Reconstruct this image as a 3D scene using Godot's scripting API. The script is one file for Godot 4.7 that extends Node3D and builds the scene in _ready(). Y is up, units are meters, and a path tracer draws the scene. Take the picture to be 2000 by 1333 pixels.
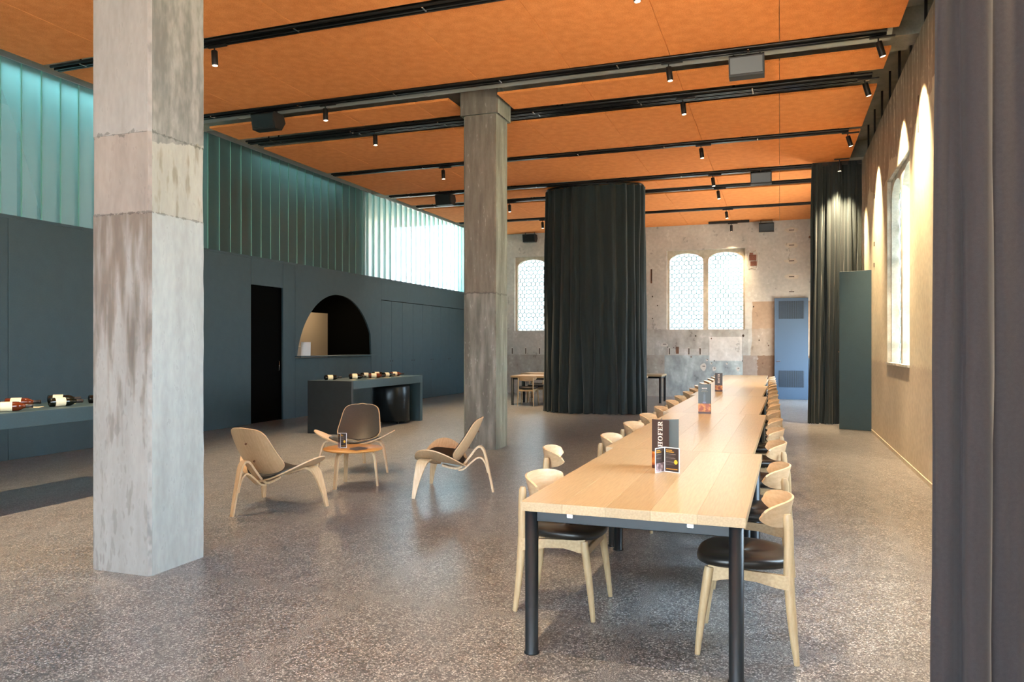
extends Node3D
# Hall of a converted industrial building: orange acoustic ceiling, concrete columns, long oak table.

var M := {}
var used := {}
var rng := RandomNumberGenerator.new()
const ORD := ["first", "second", "third", "fourth", "fifth", "sixth", "seventh", "eighth", "ninth", "tenth", "eleventh", "twelfth", "thirteenth", "fourteenth", "fifteenth", "sixteenth", "seventeenth", "eighteenth"]
const XL := -9.46      # left wall face
const XR := 1.5        # right wall face
const ZB := -22.5      # back wall face
const ZF := 4.0        # front wall face, behind the camera

func _ready():
	rng.seed = 7
	camera_and_sky()
	make_materials()
	build_shell()
	build_ceiling()
	build_columns()
	build_left_wall()
	build_glazing()
	build_curtains()
	build_long_table()
	build_dining_chairs()
	build_lounge()
	build_counters()
	build_back_tables()
	build_doors()
	build_lights()
	build_speakers()
	build_prints()
	print("built")

# ------------------------------------------------------------------ camera, sky, exposure
func camera_and_sky():
	var cam := Camera3D.new()
	cam.name = "camera"
	cam.projection = Camera3D.PROJECTION_FRUSTUM
	cam.near = 0.05
	cam.far = 200.0
	cam.size = 2.0 * 0.05 * 666.5 / 1480.0
	cam.frustum_offset = Vector2(0, 0.05 * 9.5 / 1480.0)
	cam.position = Vector3(0, 1.49, 0)
	cam.rotation.y = atan(523.0 / 1480.0)
	add_child(cam)
	cam.current = true
	var we := WorldEnvironment.new()
	we.name = "environment"
	var e := Environment.new()
	e.background_mode = Environment.BG_SKY
	var sm := ProceduralSkyMaterial.new()
	sm.sky_top_color = Color(0.82, 0.92, 1.0)
	sm.sky_horizon_color = Color(0.91, 0.97, 1.0)
	sm.ground_horizon_color = Color(0.95, 0.93, 0.87)
	sm.ground_bottom_color = Color(0.92, 0.89, 0.82)
	sm.sky_energy_multiplier = SKY
	sm.ground_energy_multiplier = SKY
	var sky := Sky.new()
	sky.sky_material = sm
	e.sky = sky
	e.tonemap_mode = Environment.TONE_MAPPER_LINEAR
	e.tonemap_exposure = 2.2
	e.sdfgi_enabled = true
	e.ssao_enabled = true
	e.ssil_enabled = true
	we.environment = e
	add_child(we)

const SKY := 3.0
const GALLERY := 5.0
const SPOT := 9.0

# ------------------------------------------------------------------ naming and tagging
func numbered(n: String) -> String:
	if not used.has(n):
		used[n] = 0
		return n
	used[n] += 1
	return "%s_%03d" % [n, used[n]]

func tag(o: Node, label: String, category: String, group := ""):
	o.set_meta("label", label)
	o.set_meta("category", category)
	if group != "":
		o.set_meta("group", group)
	return o

func thing(n: String, label: String, category: String, at := Vector3.ZERO, turn := 0.0, group := "") -> Node3D:
	var o := Node3D.new()
	o.name = numbered(n)
	o.position = at
	o.rotation.y = turn
	add_child(o)
	tag(o, label, category, group)
	return o

func struct(n: String, at := Vector3.ZERO) -> Node3D:
	var o := Node3D.new()
	o.name = n
	o.position = at
	add_child(o)
	o.set_meta("kind", "structure")
	return o

func mi(n: String, mesh: Mesh, mat: Material, parent: Node, at := Vector3.ZERO) -> MeshInstance3D:
	var o := MeshInstance3D.new()
	o.name = n
	o.mesh = mesh
	o.material_override = mat
	o.position = at
	parent.add_child(o, true)
	return o

# ------------------------------------------------------------------ mesh helpers
func mb() -> SurfaceTool:
	var st := SurfaceTool.new()
	st.begin(Mesh.PRIMITIVE_TRIANGLES)
	return st

func fin(st: SurfaceTool) -> ArrayMesh:
	st.generate_normals()
	return st.commit()

func tri(st: SurfaceTool, a: Vector3, b: Vector3, c: Vector3):
	st.add_vertex(a); st.add_vertex(b); st.add_vertex(c)

func quad(st: SurfaceTool, a: Vector3, b: Vector3, c: Vector3, d: Vector3):
	tri(st, a, b, c); tri(st, a, c, d)

func quad_uv(st: SurfaceTool, p: Array, uv: Array):
	for k in [0, 1, 2, 0, 2, 3]:
		st.set_uv(uv[k]); st.add_vertex(p[k])

# axis-aligned box between two corners, flat faces (front faces clockwise seen from outside)
func bx(st: SurfaceTool, a: Vector3, b: Vector3):
	st.set_smooth_group(-1)
	var lo := Vector3(minf(a.x, b.x), minf(a.y, b.y), minf(a.z, b.z))
	var hi := Vector3(maxf(a.x, b.x), maxf(a.y, b.y), maxf(a.z, b.z))
	var v := func(i: int, j: int, k: int) -> Vector3: return Vector3(hi.x if i else lo.x, hi.y if j else lo.y, hi.z if k else lo.z)
	quad(st, v.call(0, 1, 1), v.call(1, 1, 1), v.call(1, 0, 1), v.call(0, 0, 1))
	quad(st, v.call(1, 1, 0), v.call(0, 1, 0), v.call(0, 0, 0), v.call(1, 0, 0))
	quad(st, v.call(1, 1, 1), v.call(1, 1, 0), v.call(1, 0, 0), v.call(1, 0, 1))
	quad(st, v.call(0, 1, 0), v.call(0, 1, 1), v.call(0, 0, 1), v.call(0, 0, 0))
	quad(st, v.call(0, 1, 0), v.call(1, 1, 0), v.call(1, 1, 1), v.call(0, 1, 1))
	quad(st, v.call(0, 0, 1), v.call(1, 0, 1), v.call(1, 0, 0), v.call(0, 0, 0))

func box_mesh(size: Vector3, from := Vector3.ZERO) -> ArrayMesh:
	var st := mb()
	bx(st, from - size / 2, from + size / 2)
	return fin(st)

# box with chamfered edges, centred
func cbox(size: Vector3, c := 0.004) -> ArrayMesh:
	var st := mb()
	cbox_to(st, Vector3.ZERO, size, c)
	return fin(st)

func cbox_to(st: SurfaceTool, at: Vector3, size: Vector3, c := 0.004):
	st.set_smooth_group(-1)
	var h := size / 2
	c = minf(c, minf(h.x, minf(h.y, h.z)) * 0.9)
	var pts := []
	for sx in [-1, 1]:
		for sy in [-1, 1]:
			for sz in [-1, 1]:
				pts.append([at + Vector3(sx * h.x, sy * (h.y - c), sz * (h.z - c)), at + Vector3(sx * (h.x - c), sy * h.y, sz * (h.z - c)), at + Vector3(sx * (h.x - c), sy * (h.y - c), sz * h.z)])
	var q := func(i: int, j: int, k: int, l: int, m: int): quad(st, pts[i][m], pts[j][m], pts[k][m], pts[l][m])
	q.call(0, 1, 3, 2, 0); q.call(4, 6, 7, 5, 0)
	q.call(0, 4, 5, 1, 1); q.call(2, 3, 7, 6, 1)
	q.call(0, 2, 6, 4, 2); q.call(1, 5, 7, 3, 2)
	for e in [[0, 1, 0, 1], [2, 3, 0, 1], [4, 5, 0, 1], [6, 7, 0, 1], [0, 2, 0, 2], [1, 3, 0, 2], [4, 6, 0, 2], [5, 7, 0, 2], [0, 4, 1, 2], [1, 5, 1, 2], [2, 6, 1, 2], [3, 7, 1, 2]]:
		out_quad(st, at, pts[e[0]][e[2]], pts[e[1]][e[2]], pts[e[1]][e[3]], pts[e[0]][e[3]])
	for p in pts:
		out_tri(st, at, p[0], p[1], p[2])

func out_tri(st: SurfaceTool, o: Vector3, a: Vector3, b: Vector3, c: Vector3):
	if (c - a).cross(b - a).dot((a + b + c) / 3 - o) >= 0:
		tri(st, a, b, c)
	else:
		tri(st, a, c, b)

func out_quad(st: SurfaceTool, o: Vector3, a: Vector3, b: Vector3, c: Vector3, d: Vector3):
	out_tri(st, o, a, b, c); out_tri(st, o, a, c, d)

# grid of points [rows][columns]; smooth
func grid(st: SurfaceTool, g: Array, wrap := false, group := 0):
	st.set_smooth_group(group)
	var w: int = g[0].size()
	for i in g.size() - 1:
		for j in (w if wrap else w - 1):
			var k := (j + 1) % w
			quad(st, g[i][j], g[i][k], g[i + 1][k], g[i + 1][j])

# smooth sheet with thickness t, bent as the grid is
func shell(st: SurfaceTool, g: Array, t: float):
	var n: int = g.size()
	var w: int = g[0].size()
	var back := []
	for i in n:
		var row := []
		for j in w:
			var du: Vector3 = g[i][mini(j + 1, w - 1)] - g[i][maxi(j - 1, 0)]
			var dv: Vector3 = g[mini(i + 1, n - 1)][j] - g[maxi(i - 1, 0)][j]
			var nn := du.cross(dv)
			if nn.length() < 1e-9:
				nn = Vector3.UP
			row.append(g[i][j] + nn.normalized() * t)
		back.append(row)
	grid(st, g, false, 0)
	var rev := []
	for i in n:
		var row: Array = back[i].duplicate()
		row.reverse()
		rev.append(row)
	grid(st, rev, false, 1)
	st.set_smooth_group(2)
	for i in n - 1:
		quad(st, g[i][0], g[i + 1][0], back[i + 1][0], back[i][0])
		quad(st, g[i + 1][w - 1], g[i][w - 1], back[i][w - 1], back[i + 1][w - 1])
	for j in w - 1:
		quad(st, g[0][j + 1], g[0][j], back[0][j], back[0][j + 1])
		quad(st, g[n - 1][j], g[n - 1][j + 1], back[n - 1][j + 1], back[n - 1][j])

func catmull(p: Array, per := 6) -> Array:
	var out := []
	for i in p.size() - 1:
		var a = p[maxi(i - 1, 0)]; var b = p[i]; var c = p[i + 1]; var d = p[mini(i + 2, p.size() - 1)]
		for k in per:
			var t := float(k) / per
			out.append(0.5 * ((2.0 * b) + (c - a) * t + (2.0 * a - 5.0 * b + 4.0 * c - d) * t * t + (3.0 * b - a - 3.0 * c + d) * t * t * t))
	out.append(p[-1])
	return out

# round tube along points with radii (single number or array), n sides; flat caps
func tube(st: SurfaceTool, pts: Array, radii, n := 10, squash := 1.0):
	var g := []
	var side := Vector3.ZERO
	for i in pts.size():
		var dir: Vector3 = (pts[mini(i + 1, pts.size() - 1)] - pts[maxi(i - 1, 0)]).normalized()
		if side == Vector3.ZERO:
			side = dir.cross(Vector3.RIGHT if absf(dir.x) < 0.8 else Vector3.UP).normalized()
		side = (side - dir * side.dot(dir)).normalized()
		var up := dir.cross(side)
		var r: float = radii[i] if radii is Array else radii
		var row := []
		for k in n:
			var a := TAU * k / n
			row.append(pts[i] + side * cos(a) * r + up * sin(a) * r * squash)
		g.append(row)
	grid(st, g, true, 0)
	st.set_smooth_group(-1)
	for k in n:
		tri(st, pts[0], g[0][(k + 1) % n], g[0][k])
		tri(st, pts[-1], g[-1][k], g[-1][(k + 1) % n])

# bent laminated strip: rectangular section, width along 'across'
func strip(st: SurfaceTool, pts: Array, widths: Array, across, t: float):
	var g := []
	for i in pts.size():
		var dir: Vector3 = (pts[mini(i + 1, pts.size() - 1)] - pts[maxi(i - 1, 0)]).normalized()
		var f := float(i) / (pts.size() - 1) * (widths.size() - 1)
		var w: float = lerpf(widths[int(f)], widths[mini(int(f) + 1, widths.size() - 1)], f - int(f)) / 2
		var ac: Vector3 = (across[i] if across is Array else across)
		ac = (ac - dir * ac.dot(dir)).normalized()
		var nn := dir.cross(ac).normalized() * t / 2
		g.append([pts[i] + ac * w + nn, pts[i] - ac * w + nn, pts[i] - ac * w - nn, pts[i] + ac * w - nn])
	for k in 4:
		var col := []
		for i in g.size():
			col.append([g[i][k], g[i][(k + 1) % 4]])
		grid(st, col, false, k)
	st.set_smooth_group(-1)
	quad(st, g[0][3], g[0][2], g[0][1], g[0][0])
	quad(st, g[-1][0], g[-1][1], g[-1][2], g[-1][3])

# revolve profile [[r, y], ...] round y
func lathe(st: SurfaceTool, prof: Array, n := 24, at := Vector3.ZERO):
	var g := []
	for p in prof:
		var row := []
		for k in n:
			var a := -TAU * k / n
			row.append(at + Vector3(cos(a) * p[0], p[1], sin(a) * p[0]))
		g.append(row)
	g.reverse()
	grid(st, g, true, 0)

# extrude a simple polygon (points a, b mapped by axes) along d
func extrude(st: SurfaceTool, poly: PackedVector2Array, o: Vector3, ax: Vector3, ay: Vector3, d: Vector3):
	st.set_smooth_group(-1)
	var idx := Geometry2D.triangulate_polygon(poly)
	var p := func(k: int) -> Vector3: return o + ax * poly[k].x + ay * poly[k].y
	var flip := ax.cross(ay).dot(d) > 0
	for i in range(0, idx.size(), 3):
		var a: Vector3 = p.call(idx[i]); var b: Vector3 = p.call(idx[i + 1]); var c: Vector3 = p.call(idx[i + 2])
		var up := (b - a).cross(c - a).dot(d) > 0
		if up:
			tri(st, a, b, c); tri(st, a + d, c + d, b + d)
		else:
			tri(st, a, c, b); tri(st, a + d, b + d, c + d)
	var cw := Geometry2D.is_polygon_clockwise(poly)
	for i in poly.size():
		var a: Vector3 = p.call(i); var b: Vector3 = p.call((i + 1) % poly.size())
		if cw != flip:
			quad(st, a, b, b + d, a + d)
		else:
			quad(st, b, a, a + d, b + d)

# ------------------------------------------------------------------ textures
func noise(seed_: int, freq: float, kind := FastNoiseLite.TYPE_SIMPLEX_SMOOTH, oct := 4) -> FastNoiseLite:
	var n := FastNoiseLite.new()
	n.seed = seed_
	n.frequency = freq
	n.noise_type = kind
	n.fractal_octaves = oct
	return n

func tex_of(w: int, h: int, f: Callable) -> ImageTexture:
	var data := PackedByteArray()
	data.resize(w * h * 3)
	var i := 0
	for y in h:
		for x in w:
			var c: Color = f.call(x, y)
			data[i] = int(clampf(c.r, 0, 1) * 255.0)
			data[i + 1] = int(clampf(c.g, 0, 1) * 255.0)
			data[i + 2] = int(clampf(c.b, 0, 1) * 255.0)
			i += 3
	return ImageTexture.create_from_image(Image.create_from_data(w, h, false, Image.FORMAT_RGB8, data))

func seamless(n: FastNoiseLite, s: int) -> PackedByteArray:
	var im := n.get_seamless_image(s, s)
	im.convert(Image.FORMAT_L8)
	return im.get_data()

# two-tone mottled tile
func mottle(s: int, a: Color, b: Color, seed_: int, freq: float, contrast := 1.0, fine := 0.25) -> ImageTexture:
	var n1 := seamless(noise(seed_, freq), s)
	var n2 := seamless(noise(seed_ + 1, freq * 9.0, FastNoiseLite.TYPE_SIMPLEX, 2), s)
	return tex_of(s, s, func(x, y):
		var k: int = y * s + x
		var t := clampf((n1[k] / 255.0 - 0.5) * contrast + 0.5 + (n2[k] / 255.0 - 0.5) * fine, 0, 1)
		return a.lerp(b, t))

func mat(col: Color, rough := 0.6, metal := 0.0, spec := 0.5) -> StandardMaterial3D:
	var m := StandardMaterial3D.new()
	m.albedo_color = col
	m.roughness = rough
	m.metallic = metal
	m.metallic_specular = spec
	return m

func tmat(t: Texture2D, scale: Vector3, rough := 0.6, world := true) -> StandardMaterial3D:
	var m := mat(Color.WHITE, rough)
	m.albedo_texture = t
	m.uv1_triplanar = true
	m.uv1_world_triplanar = world
	m.uv1_scale = scale
	return m

func lamp_mat(col: Color, energy: float) -> StandardMaterial3D:
	var m := mat(Color(0.9, 0.9, 0.9), 0.5)
	m.emission_enabled = true
	m.emission = col
	m.emission_energy_multiplier = energy
	return m

func make_materials():
	# polished terrazzo: pale and brown chips in a dark binder
	var s := 1024
	var cell := noise(11, 0.15, FastNoiseLite.TYPE_CELLULAR, 1)
	cell.fractal_type = FastNoiseLite.FRACTAL_NONE
	cell.cellular_return_type = FastNoiseLite.RETURN_CELL_VALUE
	cell.cellular_jitter = 1.0
	var edge := noise(11, 0.15, FastNoiseLite.TYPE_CELLULAR, 1)
	edge.fractal_type = FastNoiseLite.FRACTAL_NONE
	edge.cellular_return_type = FastNoiseLite.RETURN_DISTANCE2_SUB
	edge.cellular_jitter = 1.0
	var fine := noise(12, 0.30, FastNoiseLite.TYPE_CELLULAR, 1)
	fine.fractal_type = FastNoiseLite.FRACTAL_NONE
	fine.cellular_return_type = FastNoiseLite.RETURN_CELL_VALUE
	var big := noise(13, 0.006)
	var c1 := seamless(cell, s); var e1 := seamless(edge, s); var f1 := seamless(fine, s); var b1 := seamless(big, s)
	var binder := Color(0.335, 0.335, 0.34)
	var chips := [Color(0.36, 0.355, 0.355), Color(0.43, 0.425, 0.42), Color(0.50, 0.495, 0.49), Color(0.58, 0.575, 0.57), Color(0.72, 0.72, 0.715), Color(0.635, 0.625, 0.615)]
	M.terrazzo = tmat(tex_of(s, s, func(x, y):
		var k: int = y * s + x
		var c: Color = binder.lerp(chips[3], 0.55 if f1[k] > 205 else (0.2 if f1[k] > 150 else 0.0))
		if e1[k] > 46:
			c = chips[(c1[k] * 7 + c1[k] / 16) % 6]
		return c * (0.9 + 0.2 * b1[k] / 255.0)), Vector3.ONE * 0.62, 0.30)
	M.terrazzo.metallic_specular = 0.5
	# orange felt boards
	M.felt = tmat(mottle(512, Color(0.84, 0.50, 0.24), Color(0.93, 0.60, 0.33), 21, 0.012, 0.7, 0.9), Vector3.ONE * 0.9, 0.95)
	# oak: grain runs along z (tables), y (legs) or x
	var oak := mottle(512, Color(0.645, 0.55, 0.415), Color(0.745, 0.655, 0.515), 31, 0.03, 0.9, 0.5)
	M.oak_z = tmat(oak, Vector3(3.0, 3.0, 0.22), 0.42)
	M.oak_y = tmat(oak, Vector3(5.0, 0.5, 5.0), 0.42)
	M.oak_x = tmat(oak, Vector3(0.4, 5.0, 5.0), 0.42)
	var planks := []
	for k in 5:
		var tone: float = [0.98, 0.93, 1.0, 0.955, 0.97][k]
		var m := tmat(oak, Vector3(5.0, 5.0, 0.30), 0.30)
		m.albedo_color = Color(tone, tone * [0.99, 0.985, 1.0, 0.99, 0.99][k], tone * [0.98, 0.96, 1.0, 0.975, 0.98][k])
		m.uv1_offset = Vector3(0.37 * k, 0.2 * k, 0.61 * k)
		planks.append(m)
	M.planks = planks
	var ply := mottle(256, Color(0.73, 0.60, 0.455), Color(0.84, 0.73, 0.59), 33, 0.03, 1.0, 0.3)
	M.ply = tmat(ply, Vector3(0.8, 6.0, 6.0), 0.4, false)
	M.ply_y = tmat(ply, Vector3(6.0, 0.8, 6.0), 0.4, false)
	M.honey = tmat(mottle(256, Color(0.70, 0.48, 0.24), Color(0.82, 0.60, 0.34), 34, 0.03, 1.0, 0.3), Vector3(0.8, 6.0, 6.0), 0.35, false)
	# dark leather, steel, fabric
	M.leather = tmat(mottle(256, Color(0.085, 0.083, 0.08), Color(0.13, 0.125, 0.12), 41, 0.05, 0.8, 0.7), Vector3.ONE * 4.0, 0.36, false)
	M.leather_brown = tmat(mottle(256, Color(0.165, 0.145, 0.13), Color(0.22, 0.195, 0.175), 42, 0.05, 0.8, 0.7), Vector3.ONE * 4.0, 0.42, false)
	M.steel = mat(Color(0.13, 0.15, 0.17), 0.34, 0.35)
	M.black = mat(Color(0.045, 0.045, 0.045), 0.5)
	M.black_gloss = mat(Color(0.06, 0.06, 0.06), 0.3, 0.2)
	M.chrome = mat(Color(0.75, 0.75, 0.75), 0.25, 1.0)
	M.white = mat(Color(0.9, 0.9, 0.9), 0.6)
	M.curtain = tmat(mottle(256, Color(0.175, 0.16, 0.17), Color(0.235, 0.215, 0.225), 51, 0.06, 0.6, 1.0), Vector3.ONE * 3.0, 0.95)
	M.curtain.rim_enabled = true
	M.curtain.rim = 0.3
	M.curtain_dark = tmat(mottle(256, Color(0.10, 0.145, 0.155), Color(0.16, 0.215, 0.23), 51, 0.06, 0.6, 1.0), Vector3.ONE * 3.0, 0.9)
	M.curtain_dark.rim_enabled = true
	M.curtain_dark.rim = 0.35
	# painted board of the left wall
	M.panel = tmat(mottle(512, Color(0.175, 0.265, 0.30), Color(0.205, 0.295, 0.33), 61, 0.01, 0.7, 0.5), Vector3.ONE * 0.8, 0.55)
	M.panel_dark = tmat(mottle(256, Color(0.10, 0.11, 0.115), Color(0.13, 0.14, 0.145), 62, 0.02, 0.8, 0.6), Vector3.ONE, 0.5)
	M.drum = mat(Color(0.12, 0.15, 0.17), 0.3, 0.55)
	M.doorblue = mat(Color(0.27, 0.355, 0.45), 0.45)
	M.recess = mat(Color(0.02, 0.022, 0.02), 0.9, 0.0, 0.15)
	M.beige = mat(Color(0.62, 0.58, 0.52), 0.8)
	M.stone = tmat(mottle(256, Color(0.66, 0.62, 0.55), Color(0.76, 0.73, 0.66), 71, 0.02, 1.0, 0.4), Vector3.ONE, 0.85)
	M.limewash = tmat(mottle(512, Color(0.66, 0.66, 0.62), Color(0.84, 0.84, 0.80), 72, 0.008, 1.6, 0.3), Vector3.ONE * 0.8, 0.85)
	M.concrete = tmat(mottle(512, Color(0.60, 0.60, 0.55), Color(0.72, 0.71, 0.66), 73, 0.01, 1.3, 0.4), Vector3.ONE * 0.5, 0.85)
	M.duct = mat(Color(0.60, 0.63, 0.63), 0.45, 0.15)
	M.lead = mat(Color(0.22, 0.45, 0.46), 0.5, 0.1)
	M.pane = mat(Color(0.80, 0.88, 0.90, 0.95), 0.3)
	M.pane.transparency = BaseMaterial3D.TRANSPARENCY_ALPHA
	M.pane.backlight_enabled = true
	M.pane.backlight = Color(0.44, 0.48, 0.49)
	M.clear = mat(Color(0.95, 1.0, 1.0, 0.08), 0.05)
	M.clear.transparency = BaseMaterial3D.TRANSPARENCY_ALPHA
	M.channel = mat(Color(0.36, 0.41, 0.40, 0.42), 0.3)
	M.glass_edge = mat(Color(0.45, 0.68, 0.64), 0.25)
	M.channel.transparency = BaseMaterial3D.TRANSPARENCY_ALPHA
	M.channel.backlight_enabled = true
	M.channel.backlight = Color(0.70, 0.94, 0.95)
	M.plaster_white = mat(Color(0.86, 0.87, 0.86), 0.9)
	M.room_grey = mat(Color(0.33, 0.32, 0.31), 0.9)
	M.brown = mat(Color(0.42, 0.25, 0.20), 0.7)
	M.brick = tmat(mottle(256, Color(0.42, 0.25, 0.20), Color(0.58, 0.40, 0.33), 81, 0.04, 1.2, 0.5), Vector3.ONE * 4.0, 0.9)
	M.chalk = mat(Color(0.76, 0.73, 0.69), 0.9)
	M.dirt = mat(Color(0.25, 0.20, 0.17), 0.95)
	M.rust = mat(Color(0.42, 0.30, 0.23), 0.9)
	M.glass_green = mat(Color(0.03, 0.05, 0.025), 0.08)
	M.glass_black = mat(Color(0.02, 0.02, 0.02), 0.08)
	M.glass_amber = mat(Color(0.36, 0.14, 0.04), 0.1)
	M.capsule = mat(Color(0.10, 0.06, 0.05), 0.35)
	M.cream = mat(Color(0.90, 0.84, 0.70), 0.6)
	M.lens = lamp_mat(Color(1.0, 0.9, 0.74), 6.0)
	column_textures()
	wall_textures()

# concrete of the columns: four faces side by side over the full height of 5.2 m, stains and pour lines where the photograph shows them
func column_textures():
	for which in 2:
		var w := 512
		var h := 1024
		var n1 := noise(101 + which, 0.9, FastNoiseLite.TYPE_SIMPLEX_SMOOTH, 5)
		var n2 := noise(111 + which, 9.0, FastNoiseLite.TYPE_SIMPLEX, 3)
		var n3 := noise(121 + which, 2.2, FastNoiseLite.TYPE_SIMPLEX_SMOOTH, 4)
		M["column%d" % which] = mat(Color.WHITE, 0.75)
		M["column%d" % which].albedo_texture = tex_of(w, h, func(x, y):
			var u: float = x / 128.0                      # face number and place across it
			var hy: float = (1.0 - float(y) / h) * 5.2
			var face := int(u)
			var fu := u - face
			var a := n1.get_noise_2d(u * 2.6, hy * 0.8)        # streaks run down
			var b := n2.get_noise_2d(u, hy * 0.7)
			var c := n3.get_noise_2d(u * 2.2, hy * 0.55)
			var col := Color(0.70, 0.69, 0.665)
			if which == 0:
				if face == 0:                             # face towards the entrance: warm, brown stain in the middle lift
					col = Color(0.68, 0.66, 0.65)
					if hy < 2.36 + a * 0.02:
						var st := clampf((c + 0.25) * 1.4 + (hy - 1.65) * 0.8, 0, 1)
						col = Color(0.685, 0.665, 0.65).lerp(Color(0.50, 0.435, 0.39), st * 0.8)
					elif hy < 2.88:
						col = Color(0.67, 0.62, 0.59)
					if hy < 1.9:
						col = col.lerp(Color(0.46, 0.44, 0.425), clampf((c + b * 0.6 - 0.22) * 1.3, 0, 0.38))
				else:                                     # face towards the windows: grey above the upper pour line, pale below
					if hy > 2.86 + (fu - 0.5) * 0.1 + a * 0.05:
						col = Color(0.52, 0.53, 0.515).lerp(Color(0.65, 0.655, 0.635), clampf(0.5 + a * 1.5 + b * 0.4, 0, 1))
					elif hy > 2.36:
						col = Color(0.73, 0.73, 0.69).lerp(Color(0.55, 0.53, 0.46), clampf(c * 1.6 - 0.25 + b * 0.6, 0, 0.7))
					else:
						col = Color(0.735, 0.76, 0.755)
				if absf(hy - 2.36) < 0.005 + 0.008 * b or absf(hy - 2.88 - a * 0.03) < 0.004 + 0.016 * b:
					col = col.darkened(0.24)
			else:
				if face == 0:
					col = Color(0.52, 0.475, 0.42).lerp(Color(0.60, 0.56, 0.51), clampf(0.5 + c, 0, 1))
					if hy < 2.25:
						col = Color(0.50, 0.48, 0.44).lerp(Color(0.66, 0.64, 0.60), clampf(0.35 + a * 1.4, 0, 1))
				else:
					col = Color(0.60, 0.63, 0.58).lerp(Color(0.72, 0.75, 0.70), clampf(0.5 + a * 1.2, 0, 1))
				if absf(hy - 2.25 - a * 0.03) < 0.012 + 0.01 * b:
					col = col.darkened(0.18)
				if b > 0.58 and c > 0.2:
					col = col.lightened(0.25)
			var k := 0.81 + a * 0.07 + b * 0.03
			if b > 0.55 and c < -0.1:
				k -= 0.05
			if fu > 0.955 or fu < 0.02:
				k -= 0.10 * clampf(0.5 + b, 0, 1)
			return Color(col.r * k, col.g * k, col.b * k))

func wall_textures():
	# back wall: stripped plaster, grey dado, lighter rectangle, rusty streaks. Covers x -10..2, y 0..6
	var w := 1536
	var h := 768
	var n1 := noise(201, 0.55, FastNoiseLite.TYPE_SIMPLEX_SMOOTH, 5)
	var n2 := noise(202, 7.0, FastNoiseLite.TYPE_SIMPLEX, 3)
	var n3 := noise(203, 1.6, FastNoiseLite.TYPE_SIMPLEX_SMOOTH, 4)
	M.wall_back = mat(Color.WHITE, 0.9)
	M.wall_back.albedo_texture = tex_of(w, h, func(px, py):
		var x: float = -10.0 + 12.0 * px / w
		var y: float = 6.0 * (1.0 - float(py) / h)
		var a := n1.get_noise_2d(x, y); var b := n2.get_noise_2d(x, y); var c := n3.get_noise_2d(x * 1.6, y * 0.8)
		var col := Color(0.70, 0.685, 0.66).lerp(Color(0.77, 0.755, 0.725), clampf(0.5 + a, 0, 1))
		if x > -0.75 + a * 0.1 and y < 2.75:
			col = col.lerp(Color(0.60, 0.45, 0.33), 0.6)
		if y < 1.98 + b * 0.02:
			var g := Color(0.60, 0.58, 0.55).lerp(Color(0.70, 0.685, 0.665), clampf(0.5 + c, 0, 1))
			col = g if x > -3.5 and x < -0.85 else col.lerp(g, 0.35)
		if y < 1.22 + b * 0.012:
			col = Color(0.55, 0.575, 0.58).lerp(Color(0.68, 0.71, 0.71), clampf(0.5 + c * 1.3, 0, 1))
			if x < -3.2:
				col = Color(0.60, 0.57, 0.53).lerp(Color(0.66, 0.64, 0.61), clampf(0.5 + c, 0, 1))
			if x > -1.0:
				col = Color(0.58, 0.52, 0.48)
			if x > -0.6 + b * 0.03:
				col = Color(0.50, 0.39, 0.31)
		if y < 1.40 and y > 1.22 and x > -3.1 and x < -1.95:
			col = col.lightened(0.12)
		if x > -1.92 and x < -1.02 and y > 1.07 and y < 1.75:
			col = Color(0.76, 0.735, 0.71).lerp(Color(0.82, 0.80, 0.78), clampf(0.5 + c, 0, 1))
		for q in [4.72, 4.3, 3.86, 3.42]:
			var d := Vector2((x - 0.30) / 0.17, (y - q) / 0.075).length() + b * 0.35
			if d < 1.0:
				col = col.lerp(Color(0.82, 0.77, 0.69), 0.65)
		if c > 0.40 and b > 0.05:
			col = col.lightened(0.10)
		if c < -0.48 and b < -0.1:
			col = col.darkened(0.12)
		var k := 1.0 + b * 0.04 + a * 0.05
		return Color(col.r * k, col.g * k, col.b * k))
	# right wall: ochre plaster with paint streaks near the top. Covers z -23..1, y 0..6
	var w2 := 1536
	var h2 := 512
	M.wall_right = mat(Color.WHITE, 0.9)
	M.wall_right.albedo_texture = tex_of(w2, h2, func(px, py):
		var z: float = -23.0 + 24.0 * px / w2
		var y: float = 6.0 * (1.0 - float(py) / h2)
		var a := n1.get_noise_2d(z * 1.1 + 30.0, y); var b := n2.get_noise_2d(z * 1.2, y * 1.2 + 9.0); var c := n3.get_noise_2d(z * 3.2, y * 0.45)
		var col := Color(0.78, 0.755, 0.66).lerp(Color(0.85, 0.825, 0.73), clampf(0.5 + a * 1.3, 0, 1))
		if y > 4.1 + a * 0.5:
			col = Color(0.60, 0.545, 0.465).lerp(Color(0.72, 0.665, 0.58), clampf(0.45 + c * 1.7, 0, 1))
			if c + b * 0.5 > 0.5:
				col = Color(0.82, 0.78, 0.68)
		if y < 1.25 + b * 0.05:
			col = Color(0.70, 0.66, 0.58).lerp(Color(0.77, 0.73, 0.65), clampf(0.5 + a * 1.3, 0, 1))
		var k := 1.0 + b * 0.05
		return Color(col.r * k, col.g * k, col.b * k))

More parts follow.
